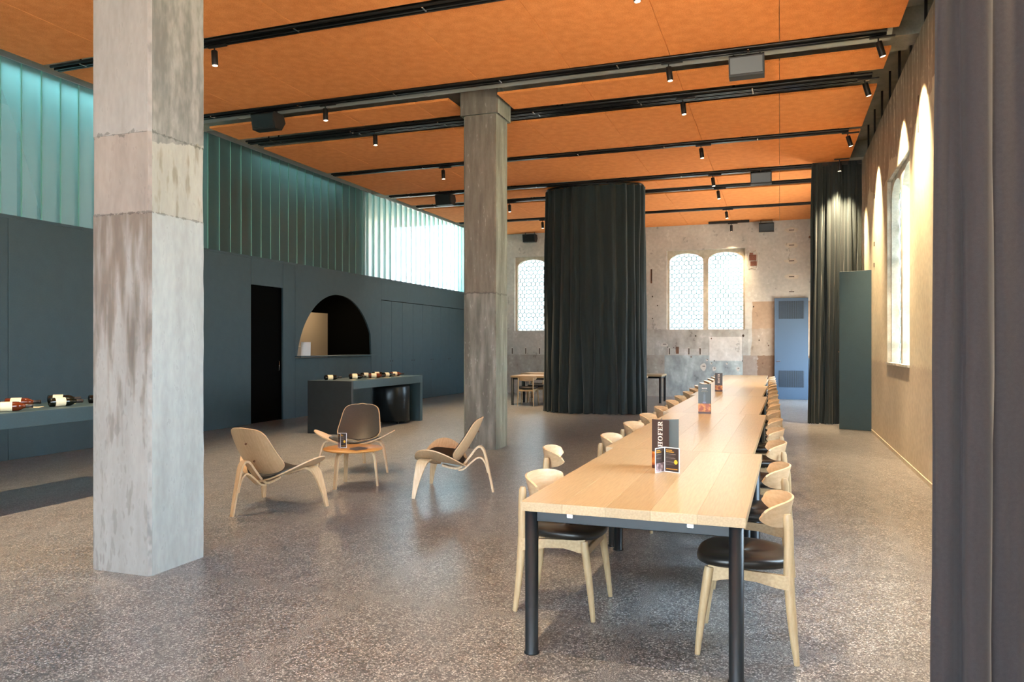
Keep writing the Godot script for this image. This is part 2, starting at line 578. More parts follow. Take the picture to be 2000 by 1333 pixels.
# wall face as rectangles of the plane with uv by place: axis "x" for a wall across z, "z" for one across x
func planar_box(st: SurfaceTool, a: Vector3, b: Vector3, uvf: Callable):
	st.set_smooth_group(-1)
	var lo := Vector3(minf(a.x, b.x), minf(a.y, b.y), minf(a.z, b.z))
	var hi := Vector3(maxf(a.x, b.x), maxf(a.y, b.y), maxf(a.z, b.z))
	var v := func(i: int, j: int, k: int) -> Vector3: return Vector3(hi.x if i else lo.x, hi.y if j else lo.y, hi.z if k else lo.z)
	for f in [[[0, 1, 1], [1, 1, 1], [1, 0, 1], [0, 0, 1]], [[1, 1, 0], [0, 1, 0], [0, 0, 0], [1, 0, 0]], [[1, 1, 1], [1, 1, 0], [1, 0, 0], [1, 0, 1]], [[0, 1, 0], [0, 1, 1], [0, 0, 1], [0, 0, 0]], [[0, 1, 0], [1, 1, 0], [1, 1, 1], [0, 1, 1]], [[0, 0, 1], [1, 0, 1], [1, 0, 0], [0, 0, 0]]]:
		var p := []
		var uv := []
		for q in f:
			var pt: Vector3 = v.call(q[0], q[1], q[2])
			p.append(pt)
			uv.append(uvf.call(pt))
		quad_uv(st, p, uv)

# ------------------------------------------------------------------ shell of the room
const RW := [[-12.45, -10.38], [-6.1, -4.05], [0.2, 2.25], [-18.7, -16.65]]   # windows of the right wall along z

func build_shell():
	var fl := struct("floor")
	mi("slab", box_mesh(Vector3(14.4, 0.3, 27.4), Vector3(-5.0, -0.15, -9.3)), M.terrazzo, fl)
	# back wall with two window openings
	var uvb := func(p: Vector3): return Vector2((p.x + 10.0 + (p.z - ZB) * 0.2) / 12.0, 1.0 - p.y / 6.0)
	var wb := struct("wall_back")
	var st := mb()
	var t := ZB - 0.5
	planar_box(st, Vector3(-9.8, 0, ZB), Vector3(XR + 0.5, 1.95, t), uvb)
	planar_box(st, Vector3(-9.8, 4.28, ZB), Vector3(XR + 0.5, 5.6, t), uvb)
	for s in [[-9.8, -7.87], [-5.67, -3.13], [-0.93, XR + 0.5]]:
		planar_box(st, Vector3(s[0], 1.95, ZB), Vector3(s[1], 4.28, t), uvb)
	mi("plaster", fin(st), M.wall_back, wb)
	wall_scars(wb)
	# right wall: window openings, a glazed side door near the back corner, ledge at 5.06 m
	var uvr := func(p: Vector3): return Vector2((p.z + 23.0 + (p.x - XR) * 0.2) / 24.0, 1.0 - p.y / 6.0)
	var wr := struct("wall_right")
	st = mb()
	var xo := XR + 0.5
	var cuts := RW.duplicate()
	cuts.sort_custom(func(p, q): return p[0] < q[0])
	var z0 := ZB
	planar_box(st, Vector3(XR, 2.3, -22.1), Vector3(xo, 5.06, -19.9), uvr)
	planar_box(st, Vector3(XR, 0, ZB), Vector3(xo, 5.06, -22.1), uvr)
	z0 = -19.9
	for c in cuts:
		planar_box(st, Vector3(XR, 0, z0), Vector3(xo, 5.06, c[0]), uvr)
		planar_box(st, Vector3(XR, 0, c[0]), Vector3(xo, 1.22, c[1]), uvr)
		planar_box(st, Vector3(XR, 3.93, c[0]), Vector3(xo, 5.06, c[1]), uvr)
		z0 = c[1]
	planar_box(st, Vector3(XR, 0, z0), Vector3(xo, 5.06, ZF + 0.4), uvr)
	mi("plaster", fin(st), M.wall_right, wr)
	st = mb()
	bx(st, Vector3(XR + 0.28, 5.06, ZB), Vector3(xo, 5.6, ZF + 0.4))
	mi("upper_wall", fin(st), M.concrete, wr)
	for z in [-14.33, -13.34, -12.42, -11.48, -10.52, -9.5, -8.5, -15.3]:
		st = mb()
		bx(st, Vector3(XR + 0.02, 5.06, z - 0.014), Vector3(XR + 0.05, 5.55, z + 0.014))
		bx(st, Vector3(XR + 0.005, 5.06, z - 0.035), Vector3(XR + 0.075, 5.072, z + 0.035))
		mi("hanger_rod", fin(st), M.black, wr)
	mi("scar", box_mesh(Vector3(0.006, 0.42, 0.05), Vector3(XR - 0.002, 4.15, -9.75)), M.rust, wr)
	for q in [[4.0, -14.0], [3.2, -14.02], [2.85, -14.05]]:
		mi("scar", box_mesh(Vector3(0.012, 0.07, 0.06), Vector3(XR - 0.004, q[0], q[1])), M.dirt, wr)
	var bb := struct("baseboard_right")
	st = mb()
	bx(st, Vector3(XR - 0.012, 0, -14.4), Vector3(XR, 0.05, ZF))
	mi("strip", fin(st), M.stone, bb)
	# front wall behind the camera, with the glazed entrance that lights the near floor and the columns
	var wf := struct("wall_front")
	st = mb()
	bx(st, Vector3(-9.8, 0, ZF), Vector3(-4.2, 5.6, ZF + 0.4))
	bx(st, Vector3(0.6, 0, ZF), Vector3(xo, 5.6, ZF + 0.4))
	bx(st, Vector3(-4.2, 4.0, ZF), Vector3(0.6, 5.6, ZF + 0.4))
	mi("plaster", fin(st), M.stone, wf)
	var wg := struct("window_5")
	for k in 4:
		var x0 := -4.2 + 1.2 * k
		st = mb()
		for q in [[x0, x0 + 0.05, 0.0, 4.0], [x0 + 1.15, x0 + 1.2, 0.0, 4.0], [x0 + 0.05, x0 + 1.15, 0.0, 0.06], [x0 + 0.05, x0 + 1.15, 3.94, 4.0], [x0 + 0.05, x0 + 1.15, 2.3, 2.36]]:
			bx(st, Vector3(q[0], q[2], ZF + 0.1), Vector3(q[1], q[3], ZF + 0.16))
		mi("frame", fin(st), M.black, wg)
		mi("pane", box_mesh(Vector3(1.1, 3.88, 0.008), Vector3(x0 + 0.6, 2.0, ZF + 0.13)), M.clear, wg)
	# side door by the blue cupboard door: daylight falls in behind the far curtain
	var sd := struct("door_4")
	st = mb()
	for q in [[-22.1, -22.04, 0.0, 2.3], [-19.96, -19.9, 0.0, 2.3], [-22.04, -19.96, 2.24, 2.3], [-22.04, -19.96, 0.0, 0.06], [-21.03, -20.97, 0.06, 2.24]]:
		bx(st, Vector3(XR + 0.2, q[2], q[0]), Vector3(XR + 0.26, q[3], q[1]))
	mi("frame", fin(st), M.black, sd)
	for z in [-21.535, -20.465]:
		mi("pane", box_mesh(Vector3(0.008, 2.18, 1.0), Vector3(XR + 0.23, 1.15, z)), M.clear, sd)
	# stone-framed windows with leaded hexagonal panes
	lancet("window_2", Vector3(-2.03, 1.95, ZB - 0.11), 0.0, 2.2, 2.33)
	lancet("window_3", Vector3(-6.77, 1.95, ZB - 0.11), 0.0, 2.2, 2.33)
	var k := 0
	for c in RW:
		if c[0] > -7.0 or c[0] < -13.0:
			plain_window("window_%d" % (6 + k), c)
			k += 1
		else:
			lancet("window_4", Vector3(XR + 0.055, 1.22, (c[0] + c[1]) / 2), -PI / 2, c[1] - c[0], 2.71, M.limewash)
		# reveals are lime-washed
	for c in RW:
		var rv := struct("trim_%d" % (RW.find(c) + 1))
		st = mb()
		var xr: float = XR + (0.053 if c[0] < -8.0 and c[0] > -13.0 else 0.24)
		bx(st, Vector3(XR + 0.003, 1.222, c[0]), Vector3(xr, 3.928, c[0] + 0.012))
		bx(st, Vector3(XR + 0.003, 1.222, c[1] - 0.012), Vector3(xr, 3.928, c[1]))
		bx(st, Vector3(XR + 0.003, 3.916, c[0] + 0.012), Vector3(xr, 3.928, c[1] - 0.012))
		bx(st, Vector3(XR - 0.02, 1.222, c[0] + 0.012), Vector3(xr, 1.25, c[1] - 0.012))
		mi("reveal", fin(st), M.limewash, rv)

func plain_window(n: String, c: Array):
	var o := struct(n)
	var st := mb()
	for q in [[c[0], c[0] + 0.06, 1.22, 3.93], [c[1] - 0.06, c[1], 1.22, 3.93], [c[0] + 0.06, c[1] - 0.06, 1.22, 1.28], [c[0] + 0.06, c[1] - 0.06, 3.87, 3.93]]:
		bx(st, Vector3(XR + 0.26, q[2], q[0]), Vector3(XR + 0.32, q[3], q[1]))
	mi("frame", fin(st), M.black, o)
	mi("pane", box_mesh(Vector3(0.008, 2.6, c[1] - c[0] - 0.12), Vector3(XR + 0.29, 2.575, (c[0] + c[1]) / 2)), M.clear, o)

# twin-light stone window, origin at the middle of the sill, facing local +z
func lancet(n: String, at: Vector3, turn: float, w: float, h: float, fm: Material = null):
	var o := struct(n, at)
	o.rotation.y = turn
	var lw := w / 2 - 0.13           # width of one light
	var st := mb()
	var fx := [-w / 4 - 0.005, w / 4 + 0.005]
	var spring := h - 0.37
	var rise := 0.29
	bx(st, Vector3(-w / 2, 0, -0.1), Vector3(w / 2, 0.02, 0))
	for s in [-1, 1]:
		bx(st, Vector3(s * w / 2, 0.02, -0.1), Vector3(s * (w / 4 + 0.005 + lw / 2), spring, 0))
	bx(st, Vector3(fx[0] + lw / 2, 0.02, -0.1), Vector3(fx[1] - lw / 2, spring, 0))
	var poly := PackedVector2Array([Vector2(-w / 2, spring), Vector2(-w / 2, h), Vector2(w / 2, h), Vector2(w / 2, spring)])
	for i in [1, 0]:
		for k in 17:
			var a := PI * k / 16.0
			poly.append(Vector2(fx[i] + cos(a) * lw / 2, spring + pow(sin(a), 0.75) * rise))
	extrude(st, poly, Vector3(0, 0, -0.1), Vector3.RIGHT, Vector3.UP, Vector3(0, 0, 0.1))
	mi("stone_frame", fin(st), fm if fm else M.stone, o)
	# hexagonal panes and the lead between them
	var p := 0.141
	var R := p / sqrt(3.0)
	var hexm := mb()
	hexm.set_smooth_group(-1)
	for k in 6:
		var a := TAU * (k + 0.5) / 6; var b := TAU * (k + 1.5) / 6
		var va := Vector3(cos(a), sin(a), 0) * (R - 0.008); var vb := Vector3(cos(b), sin(b), 0) * (R - 0.008)
		tri(hexm, Vector3(0, 0, 0.004), vb, va)
	var hex := fin(hexm)
	var lead := mb()
	for i in 2:
		var rows := int(ceil((h - 0.02) / (R * 1.5))) + 1
		for r in rows:
			var y := 0.02 + r * R * 1.5
			for cx in range(-5, 6):
				var x := (cx + (0.5 if r % 2 else 0.0)) * p
				if absf(x) > lw / 2 + 0.02:
					continue
				var top := spring + pow(maxf(0.0, 1.0 - pow(minf(1.0, absf(x) / (lw / 2)), 2.0)), 0.375) * rise
				if y > top + 0.04:
					continue
				var c := Vector3(fx[i] + x, y, -0.118)
				mi("pane", hex, M.pane, o, c)
				for k in 6:
					var a := TAU * (k + 0.5) / 6; var b := TAU * (k + 1.5) / 6
					if k > 2 and r > 0:
						continue
					var va := c + Vector3(cos(a), sin(a), 0) * R; var vb := c + Vector3(cos(b), sin(b), 0) * R
					strip(lead, [va, vb], [0.018, 0.018], (vb - va).cross(Vector3.BACK), 0.012)
	mi("lead_lattice", fin(lead), M.lead, o)
	# pale glazing bars that hold the lattice at the jambs
	var bars := mb()
	for i in 2:
		for y in range(1, int(h / 0.5)):
			bx(bars, Vector3(fx[i] - lw / 2, y * 0.5 - 0.006, -0.14), Vector3(fx[i] + lw / 2, y * 0.5 + 0.006, -0.128))
	mi("saddle_bars", fin(bars), M.lead, o)

func wall_scars(wb: Node3D):
	var z := ZB + 0.001
	# broken-out brick hole beside the window
	var st := mb()
	for k in 15:
		var a := TAU * k / 15.0; var b := TAU * (k + 1) / 15.0
		var ra := Vector3(0.13 * signf(cos(a)) * pow(absf(cos(a)), 0.4), 0.245 * signf(sin(a)) * pow(absf(sin(a)), 0.4), 0) * (1.0 + 0.12 * sin(k * 2.7))
		var rb := Vector3(0.13 * signf(cos(b)) * pow(absf(cos(b)), 0.4), 0.245 * signf(sin(b)) * pow(absf(sin(b)), 0.4), 0) * (1.0 + 0.12 * sin((k + 1) * 2.7))
		tube(st, [Vector3(-0.72, 3.92, z) + ra, Vector3(-0.72, 3.92, z) + rb], 0.018, 5)
	mi("broken_edge", fin(st), M.chalk, wb)
	for q in [[-0.72, 3.99, 0.19, 0.16], [-0.70, 3.82, 0.17, 0.13], [-0.76, 4.1, 0.10, 0.05]]:
		mi("brick", cbox(Vector3(q[2], q[3], 0.03), 0.008), M.brick, wb, Vector3(q[0], q[1], z + 0.004))
	# slots of former brackets: pale edge and dark cut
	for x in [-7.95, -7.5, -7.05, -3.06, -2.5, -2.18]:
		mi("slot_edge", cbox(Vector3(0.055, 0.22, 0.008), 0.003), M.chalk, wb, Vector3(x, 1.33, z))
		mi("slot", box_mesh(Vector3(0.03, 0.18, 0.012)), M.dirt, wb, Vector3(x + 0.008, 1.33, z + 0.001))
	mi("slot", box_mesh(Vector3(0.08, 0.2, 0.012)), M.rust, wb, Vector3(-2.82, 1.36, z))
	mi("slot", box_mesh(Vector3(0.05, 0.42, 0.01)), M.rust, wb, Vector3(-3.58, 3.55, z))
	mi("slot_edge", box_mesh(Vector3(0.03, 0.34, 0.014)), M.dirt, wb, Vector3(-3.57, 3.58, z))
	# plug holes and chips
	for q in [[-2.30, 1.78, 0.035], [-1.86, 1.70, 0.03], [-0.98, 1.78, 0.055], [-3.1, 1.45, 0.02], [-2.93, 1.44, 0.018], [-2.43, 1.17, 0.03], [-0.45, 1.0, 0.035], [-3.55, 2.95, 0.035], [-3.55, 2.3, 0.03], [-0.70, 2.6, 0.03], [-3.4, 2.68, 0.03], [-1.0, 1.06, 0.022], [-1.78, 1.06, 0.025], [-0.55, 1.65, 0.03], [-0.3, 1.5, 0.03], [0.88, 2.3, 0.03], [0.78, 4.5, 0.05], [-5.1, 3.1, 0.03], [-8.3, 2.6, 0.03]]:
		st = mb()
		tube(st, [Vector3(0, 0, -0.004), Vector3(0, 0, 0.005)], [q[2] * 0.8, q[2] * 0.65], 7, 0.8)
		mi("plug_hole", fin(st), M.dirt if int(q[0] * 100) % 3 else M.rust, wb, Vector3(q[0], q[1], z))
	for q in [[-2.08, 0.88, 0.16, 0.20], [-1.78, 0.83, 0.10, 0.12], [-1.12, 0.83, 0.10, 0.12], [-1.98, 1.08, 0.07, 0.05], [-1.86, 0.98, 0.06, 0.05], [-1.43, 0.98, 0.05, 0.05], [-3.2, 1.52, 0.2, 0.1]]:
		var blob := PackedVector2Array()
		for k in 11:
			var a := TAU * k / 11
			blob.append(Vector2(cos(a) * q[2] * 0.55, sin(a) * q[3] * 0.55) * (1.0 + 0.12 * sin(k * 1.9 + q[0] * 7.0)))
		st = mb()
		extrude(st, blob, Vector3.ZERO, Vector3.RIGHT, Vector3.UP, Vector3(0, 0, 0.005))
		mi("filler_patch", fin(st), M.chalk, wb, Vector3(q[0], q[1], z - 0.002))
		mi("plug_hole", box_mesh(Vector3(q[2] * 0.5, 0.018, 0.012)), M.dirt, wb, Vector3(q[0] + 0.01, q[1] + 0.02, z))
	for q in [4.72, 4.3, 3.86, 3.42, 3.0]:
		mi("plug_hole", box_mesh(Vector3(0.14, 0.02, 0.008)), M.dirt, wb, Vector3(0.31, q, z))

# ------------------------------------------------------------------ ceiling: slab, beams, duct, orange boards, tracks
func build_ceiling():
	var c := struct("ceiling")
	var st := mb()
	bx(st, Vector3(-12.6, 5.55, -23.2), Vector3(2.1, 5.85, 4.6))
	mi("slab", fin(st), M.concrete, c)
	for z in [2.2, -4.08, -10.39, -16.66]:
		st = mb()
		bx(st, Vector3(-9.46, 5.22, z - 0.26), Vector3(XR + 0.28, 5.55, z + 0.26))
		mi("beam", fin(st), M.concrete, c)
	# rows of boards: [z near, z far, cut out for a column]
	var rows := []
	for per in [6.3, 0.0, -6.3, -12.6]:
		rows.append([per - 0.98 - 0.0, per - 2.97, false])
		rows.append([per - 3.60, per - 4.31, true])
		rows.append([per - 4.97, per - 6.98, false])
	rows = rows.filter(func(r): return r[0] < 4.0 and r[0] > -22.0)
	rows[-1][1] = maxf(rows[-1][1], ZB + 0.02)
	rows = [[-1.0 + 5.0, 2.95, false], [2.70, 2.0, false], [1.33, -0.68, false], [-0.92, -2.97, false], [-3.60, -4.31, true], [-4.97, -6.98, false], [-7.22, -9.27, false], [-9.90, -10.61, true], [-11.27, -13.28, false], [-13.52, -15.67, false], [-16.22, -17.03, true], [-17.63, -19.79, false], [-20.05, -22.48, false]]
	var cache := {}
	for r in rows:
		var depth: float = r[0] - r[1]
		var x := 1.24
		while x > -8.6:
			var x1 := maxf(x - 1.245, -8.68)
			var segs := [[x1, x]]
			if r[2] and x1 < -3.72 and x > -4.46:
				segs = []
				if x > -3.72:
					segs.append([-3.72, x])
				if x1 < -4.46:
					segs.append([x1, -4.46])
			for s in segs:
				var w: float = s[1] - s[0] - 0.004
				if w < 0.05:
					continue
				var key := "%.3f_%.3f" % [w, depth]
				if not cache.has(key):
					cache[key] = cbox(Vector3(w, 0.035, depth), 0.004)
				mi("felt_board", cache[key], M.felt, c, Vector3((s[0] + s[1]) / 2, 5.0175, (r[0] + r[1]) / 2))
			x = x1
	# round ventilation duct in the wide gap
	for zc in [[-9.70, -8.4], [-3.50, -8.4]]:
		var d := thing("ventilation_duct", "grey round sheet-metal duct in the ceiling gap " + ("before the second column" if zc[0] < -5 else "above the near column"), "duct", Vector3(0, 5.275, zc[0] + 0.06))
		st = mb()
		tube(st, [Vector3(1.2, 0, 0), Vector3(-8.9, 0, 0)], 0.262, 32)
		mi("pipe", fin(st), M.duct, d)
		for x in [0.55, -1.5, -2.75, -4.7, -6.3, -7.9]:
			st = mb()
			tube(st, [Vector3(x - 0.02, 0, 0), Vector3(x + 0.02, 0, 0)], 0.267, 32)
			mi("joint_ring", fin(st), M.duct, d)
		if zc[0] < -5:
			mi("paper_tag", box_mesh(Vector3(0.10, 0.10, 0.004)), M.white, d, Vector3(0.02, -0.215, 0.165)).rotation.x = 0.92
	# black tracks along the gaps: [z, height, x0, x1, wide, where]
	var tr := [[-3.06, 4.985, "the gap before the near column"], [-4.50, 4.985, "the gap behind the near column"], [-4.75, 5.02, "the rear of the gap behind the near column"], [-7.10, 4.985, "the narrow gap between the two columns"], [-9.36, 4.985, "the gap with the duct"], [-10.78, 4.985, "the gap behind the second column"], [-11.05, 5.03, "the rear of the gap behind the second column"], [-13.40, 4.985, "the narrow gap beyond the second column"], [-15.82, 4.985, "the gap above the column curtain"], [-16.05, 5.03, "the rear of the gap above the column curtain"], [-17.22, 4.985, "the gap behind the column curtain"], [-17.45, 5.03, "the rear of the gap behind the column curtain"], [-19.92, 4.985, "the last narrow gap before the back wall"], [-22.05, 4.96, "the ceiling edge by the back wall"]]
	for q in tr:
		var back: bool = q[0] == -22.05
		var o := thing("lighting_track", "black steel lighting track in " + q[2], "track", Vector3(0, q[1], q[0]), 0.0, "ceiling tracks")
		st = mb()
		var x0 := -1.9 if back else -8.6
		var x1 := -0.8 if back else (1.12 if q[0] > -12 else 1.05)
		bx(st, Vector3(x0, -0.028, -0.04), Vector3(x1, 0.03, -0.012))
		bx(st, Vector3(x0, -0.028, 0.012), Vector3(x1, 0.03, 0.04))
		bx(st, Vector3(x0, 0.01, -0.012), Vector3(x1, 0.03, 0.012))
		mi("channel", fin(st), M.black_gloss, o)
		if not back:
			st = mb()
			tube(st, [Vector3(x0, 0.0, 0.085), Vector3(x1, 0.0, 0.085)], 0.018, 12)
			mi("conduit", fin(st), M.black_gloss, o)
			var x := -8.1
			while x < 1.0:
				mi("clip", cbox(Vector3(0.02, 0.012, 0.1), 0.003), M.chrome, o, Vector3(x, -0.03, 0.05))
				x += 1.55
		for x in ([-1.6, -1.0] if back else [-8.2, -5.6, -3.1, -0.6, 0.9]):
			mi("hanger", box_mesh(Vector3(0.016, 5.52 - q[1], 0.016), Vector3(x, 0.03 + (5.52 - q[1]) / 2, 0)), M.black, o)

# ------------------------------------------------------------------ columns
func build_columns():
	var i := 0
	for z in [-3.83, -10.14]:
		var o := thing("concrete_column", "square concrete column " + ("standing nearest, pale and stained, with pour lines" if i == 0 else "standing in mid-room, brown-grey with a capital"), "column", Vector3(-4.08, 0, z - 0.25))
		column_lift(o, "lower_lift", 0.0, 2.36, 0.25, M["column%d" % i])
		column_lift(o, "middle_lift", 2.36, 2.88, 0.247 if i == 0 else 0.25, M["column%d" % i])
		column_lift(o, "upper_lift", 2.88, 4.82, 0.25, M["column%d" % i])
		column_lift(o, "capital", 4.82, 5.22, 0.29 if i == 1 else 0.25, M["column%d" % i])
		i += 1

func column_lift(o: Node3D, n: String, y0: float, y1: float, r: float, m: Material):
	var st := mb()
	st.set_smooth_group(-1)
	var ch := 0.018
	# corners in order: face 0 looks to +z, face 1 to +x, face 2 to -z, face 3 to -x
	var cs := [Vector2(-r, r), Vector2(r, r), Vector2(r, -r), Vector2(-r, -r)]
	var wob := noise(int(y0 * 100) + 5, 1.3)
	var steps := maxi(2, int((y1 - y0) / 0.12))
	for f in 4:
		var a: Vector2 = cs[f]; var b: Vector2 = cs[(f + 1) % 4]
		var dir := (b - a).normalized()
		var p0 := a + dir * ch; var p1 := b - dir * ch
		var q1: Vector2 = b + (cs[(f + 2) % 4] - b).normalized() * ch
		for k in steps:
			var ya := lerpf(y0, y1, float(k) / steps); var yb := lerpf(y0, y1, float(k + 1) / steps)
			var ja := wob.get_noise_2d(ya * 3, f) * 0.007; var jb := wob.get_noise_2d(yb * 3, f) * 0.007
			var u0 := f / 4.0 + 0.004; var u1 := f / 4.0 + 0.24; var u2 := f / 4.0 + 0.248
			var va := 1.0 - ya / 5.2; var vb := 1.0 - yb / 5.2
			var P := func(p: Vector2, y: float) -> Vector3: return Vector3(p.x, y, p.y)
			quad_uv(st, [P.call(p0, yb), P.call(p1 + dir * jb, yb), P.call(p1 + dir * ja, ya), P.call(p0, ya)], [Vector2(u0, vb), Vector2(u1, vb), Vector2(u1, va), Vector2(u0, va)])
			quad_uv(st, [P.call(p1 + dir * jb, yb), P.call(q1, yb), P.call(q1, ya), P.call(p1 + dir * ja, ya)], [Vector2(u1, vb), Vector2(u2, vb), Vector2(u2, va), Vector2(u1, va)])
	for y in [y0, y1]:
		var uv := [Vector2(0.5, 0.5), Vector2(0.52, 0.5), Vector2(0.52, 0.52), Vector2(0.5, 0.52)]
		quad_uv(st, [Vector3(-r + ch, y, -r + ch), Vector3(r - ch, y, -r + ch), Vector3(r - ch, y, r - ch), Vector3(-r + ch, y, r - ch)], uv)
	mi(n, fin(st), m, o)

# ------------------------------------------------------------------ left wall: dark boards, door, serving hatch, cupboards
func build_left_wall():
	var o := struct("wall_left")
	var H := 3.16
	var t := 0.04
	# solid behind the boards
	var st := mb()
	var xb := XL - 0.14
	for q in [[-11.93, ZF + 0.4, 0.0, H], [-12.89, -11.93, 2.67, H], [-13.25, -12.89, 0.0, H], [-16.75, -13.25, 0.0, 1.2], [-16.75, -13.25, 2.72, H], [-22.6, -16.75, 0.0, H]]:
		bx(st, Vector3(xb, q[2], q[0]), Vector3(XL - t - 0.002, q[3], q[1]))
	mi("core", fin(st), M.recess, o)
	var zs := [4.0, 2.49, 0.09, -2.31, -4.71, -7.11, -9.51, -11.91]
	for k in zs.size() - 1:
		var w: float = zs[k] - zs[k + 1] - 0.007
		mi("board", cbox(Vector3(t, H, w), 0.003), M.panel, o, Vector3(XL - t / 2, H / 2, (zs[k] + zs[k + 1]) / 2))
	mi("board", cbox(Vector3(t, H - 2.66, 0.975), 0.003), M.panel, o, Vector3(XL - t / 2, (H + 2.66) / 2, -12.4))
	mi("board", cbox(Vector3(t, H, 0.40), 0.003), M.panel, o, Vector3(XL - t / 2, H / 2, -13.095))
	# boards round the hatch: below, and arched above
	for q in [[-13.30, -14.83], [-14.83, -16.39]]:
		mi("board", cbox(Vector3(t, 1.24, absf(q[1] - q[0]) - 0.005), 0.003), M.panel, o, Vector3(XL - t / 2, 0.62, (q[0] + q[1]) / 2))
	st = mb()
	var poly := PackedVector2Array([Vector2(13.30, 1.245), Vector2(13.30, H), Vector2(16.885, H), Vector2(16.885, 0.0), Vector2(16.40, 0.0), Vector2(16.40, 1.245)])
	var a1 := acos(clampf((16.36 - 14.95) / 1.61, -1, 1))
	var a0 := PI - asin((1.25 - 0.985) / 1.61)
	for k in 33:
		var a := lerpf(a1, a0, k / 32.0)
		poly.append(Vector2(14.95 + cos(a) * 1.61, 0.985 + sin(a) * 1.665))
	extrude(st, poly, Vector3(XL, 0, 0), Vector3(0, 0, -1), Vector3.UP, Vector3(-t, 0, 0))
	mi("arched_board", fin(st), M.panel, o)
	# ledge strip over the cupboards
	mi("board", cbox(Vector3(t, H - 2.655, 5.6), 0.003), M.panel, o, Vector3(XL - t / 2, (H + 2.655) / 2, -19.69))
	# cupboard doors with finger holes
	var cz := [-16.895, -17.43, -18.03, -18.65, -19.25, -19.85, -20.45, -21.05, -21.66, -22.26]
	for k in cz.size() - 1:
		var w: float = cz[k] - cz[k + 1] - 0.006
		var cup := thing("wall_cupboard", "tall dark grey cupboard door flush in the wall, %s from the arched hatch" % ORD[k], "cupboard", Vector3(XL, 0, (cz[k] + cz[k + 1]) / 2), 0.0, "tall cupboards in the dark wall")
		mi("door", cbox(Vector3(0.034, 2.63, w), 0.003), M.panel, cup, Vector3(-0.019, 1.325, 0))
		var side := -1.0 if k % 2 == 0 else 1.0
		st = mb()
		tube(st, [Vector3(-0.004, 0, 0), Vector3(0.003, 0, 0)], 0.022, 14)
		mi("finger_hole", fin(st), M.black, cup, Vector3(0, 1.1, side * (w / 2 - 0.06)))
		if k % 2 == 0:
			st = mb()
			tube(st, [Vector3(-0.004, 0, 0), Vector3(0.006, 0, 0)], 0.011, 10)
			mi("lock", fin(st), M.chrome, cup, Vector3(0, 1.0, side * (w / 2 - 0.03)))
	# dark door
	var d := struct("door_1", Vector3(XL, 0, -12.4))
	mi("leaf", cbox(Vector3(0.045, 2.65, 0.965), 0.003), M.recess, d, Vector3(-0.10, 1.325, 0))
	st = mb()
	tube(st, [Vector3(-0.08, 1.0, -0.42), Vector3(-0.04, 1.0, -0.42), Vector3(-0.04, 1.18, -0.42), Vector3(-0.08, 1.18, -0.42)], 0.01, 8)
	mi("handle", fin(st), M.chrome, d)
	# hatch ledge
	var sh := thing("hatch_ledge", "thin dark grey counter ledge under the arched hatch", "ledge", Vector3(XL, 1.25, -14.85))
	st = mb()
	bx(st, Vector3(-0.30, 0.0, -1.44), Vector3(0.003, 0.028, 1.44))
	bx(st, Vector3(0.003, 0.0, -1.57), Vector3(0.16, 0.028, 1.57))
	mi("board", fin(st), M.panel, sh)
	var card := thing("display_card", "white upright card leaning on the hatch ledge", "card", Vector3(XL - 0.08, 1.278, -13.78), 0.5)
	st = mb()
	bx(st, Vector3(-0.10, 0, -0.006), Vector3(0.10, 0.30, 0.006))
	var face := mi("sheet", fin(st), M.white, card)
	face.rotation.x = -0.22
	var bx_ := thing("card_box", "small beige cardboard box at the left end of the hatch ledge", "box", Vector3(XL - 0.16, 1.278, -13.47))
	mi("body", cbox(Vector3(0.2, 0.20, 0.20), 0.004), M.beige, bx_, Vector3(0, 0.10, 0))
	mi("lid", cbox(Vector3(0.208, 0.012, 0.208), 0.003), M.cream, bx_, Vector3(0, 0.206, 0))
	# room behind the hatch
	var rm := struct("wall_hatch_room")
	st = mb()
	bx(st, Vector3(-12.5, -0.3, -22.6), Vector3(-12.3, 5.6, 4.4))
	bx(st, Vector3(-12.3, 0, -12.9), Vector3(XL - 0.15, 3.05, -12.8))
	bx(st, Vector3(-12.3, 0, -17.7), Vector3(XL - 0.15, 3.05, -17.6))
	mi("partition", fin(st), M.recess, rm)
	st = mb()
	bx(st, Vector3(-12.3, 3.04, -22.6), Vector3(XL - 0.15, 3.16, 4.4))
	mi("gallery_floor", fin(st), M.room_grey, rm)
	st = mb()
	bx(st, Vector3(-11.55, 0, -17.54), Vector3(-11.45, 2.36, -14.9))
	mi("beige_partition", fin(st), M.beige, rm)
	var lp := thing("strip_lamp", "small tan strip lamp on the ceiling of the room behind the hatch", "lamp", Vector3(-10.6, 2.99, -16.4))
	mi("body", cbox(Vector3(0.10, 0.05, 0.5), 0.004), M.rust, lp, Vector3(0, 0.02, 0))
	mi("diffuser", cbox(Vector3(0.06, 0.012, 0.44), 0.003), lamp_mat(Color(1.0, 0.82, 0.58), 0.4), lp, Vector3(0, -0.01, 0))
	var al := AreaLight3D.new()
	al.name = "strip_lamp_glow"
	al.area_size = Vector2(0.06, 0.44)
	al.light_color = Color(1.0, 0.86, 0.68)
	al.light_energy = 1.6
	al.shadow_enabled = true
	al.area_range = 30.0
	al.area_attenuation = 2.0
	lp.add_child(al)
	al.position = Vector3(0, -0.03, 0)
	al.rotation.x = -PI / 2

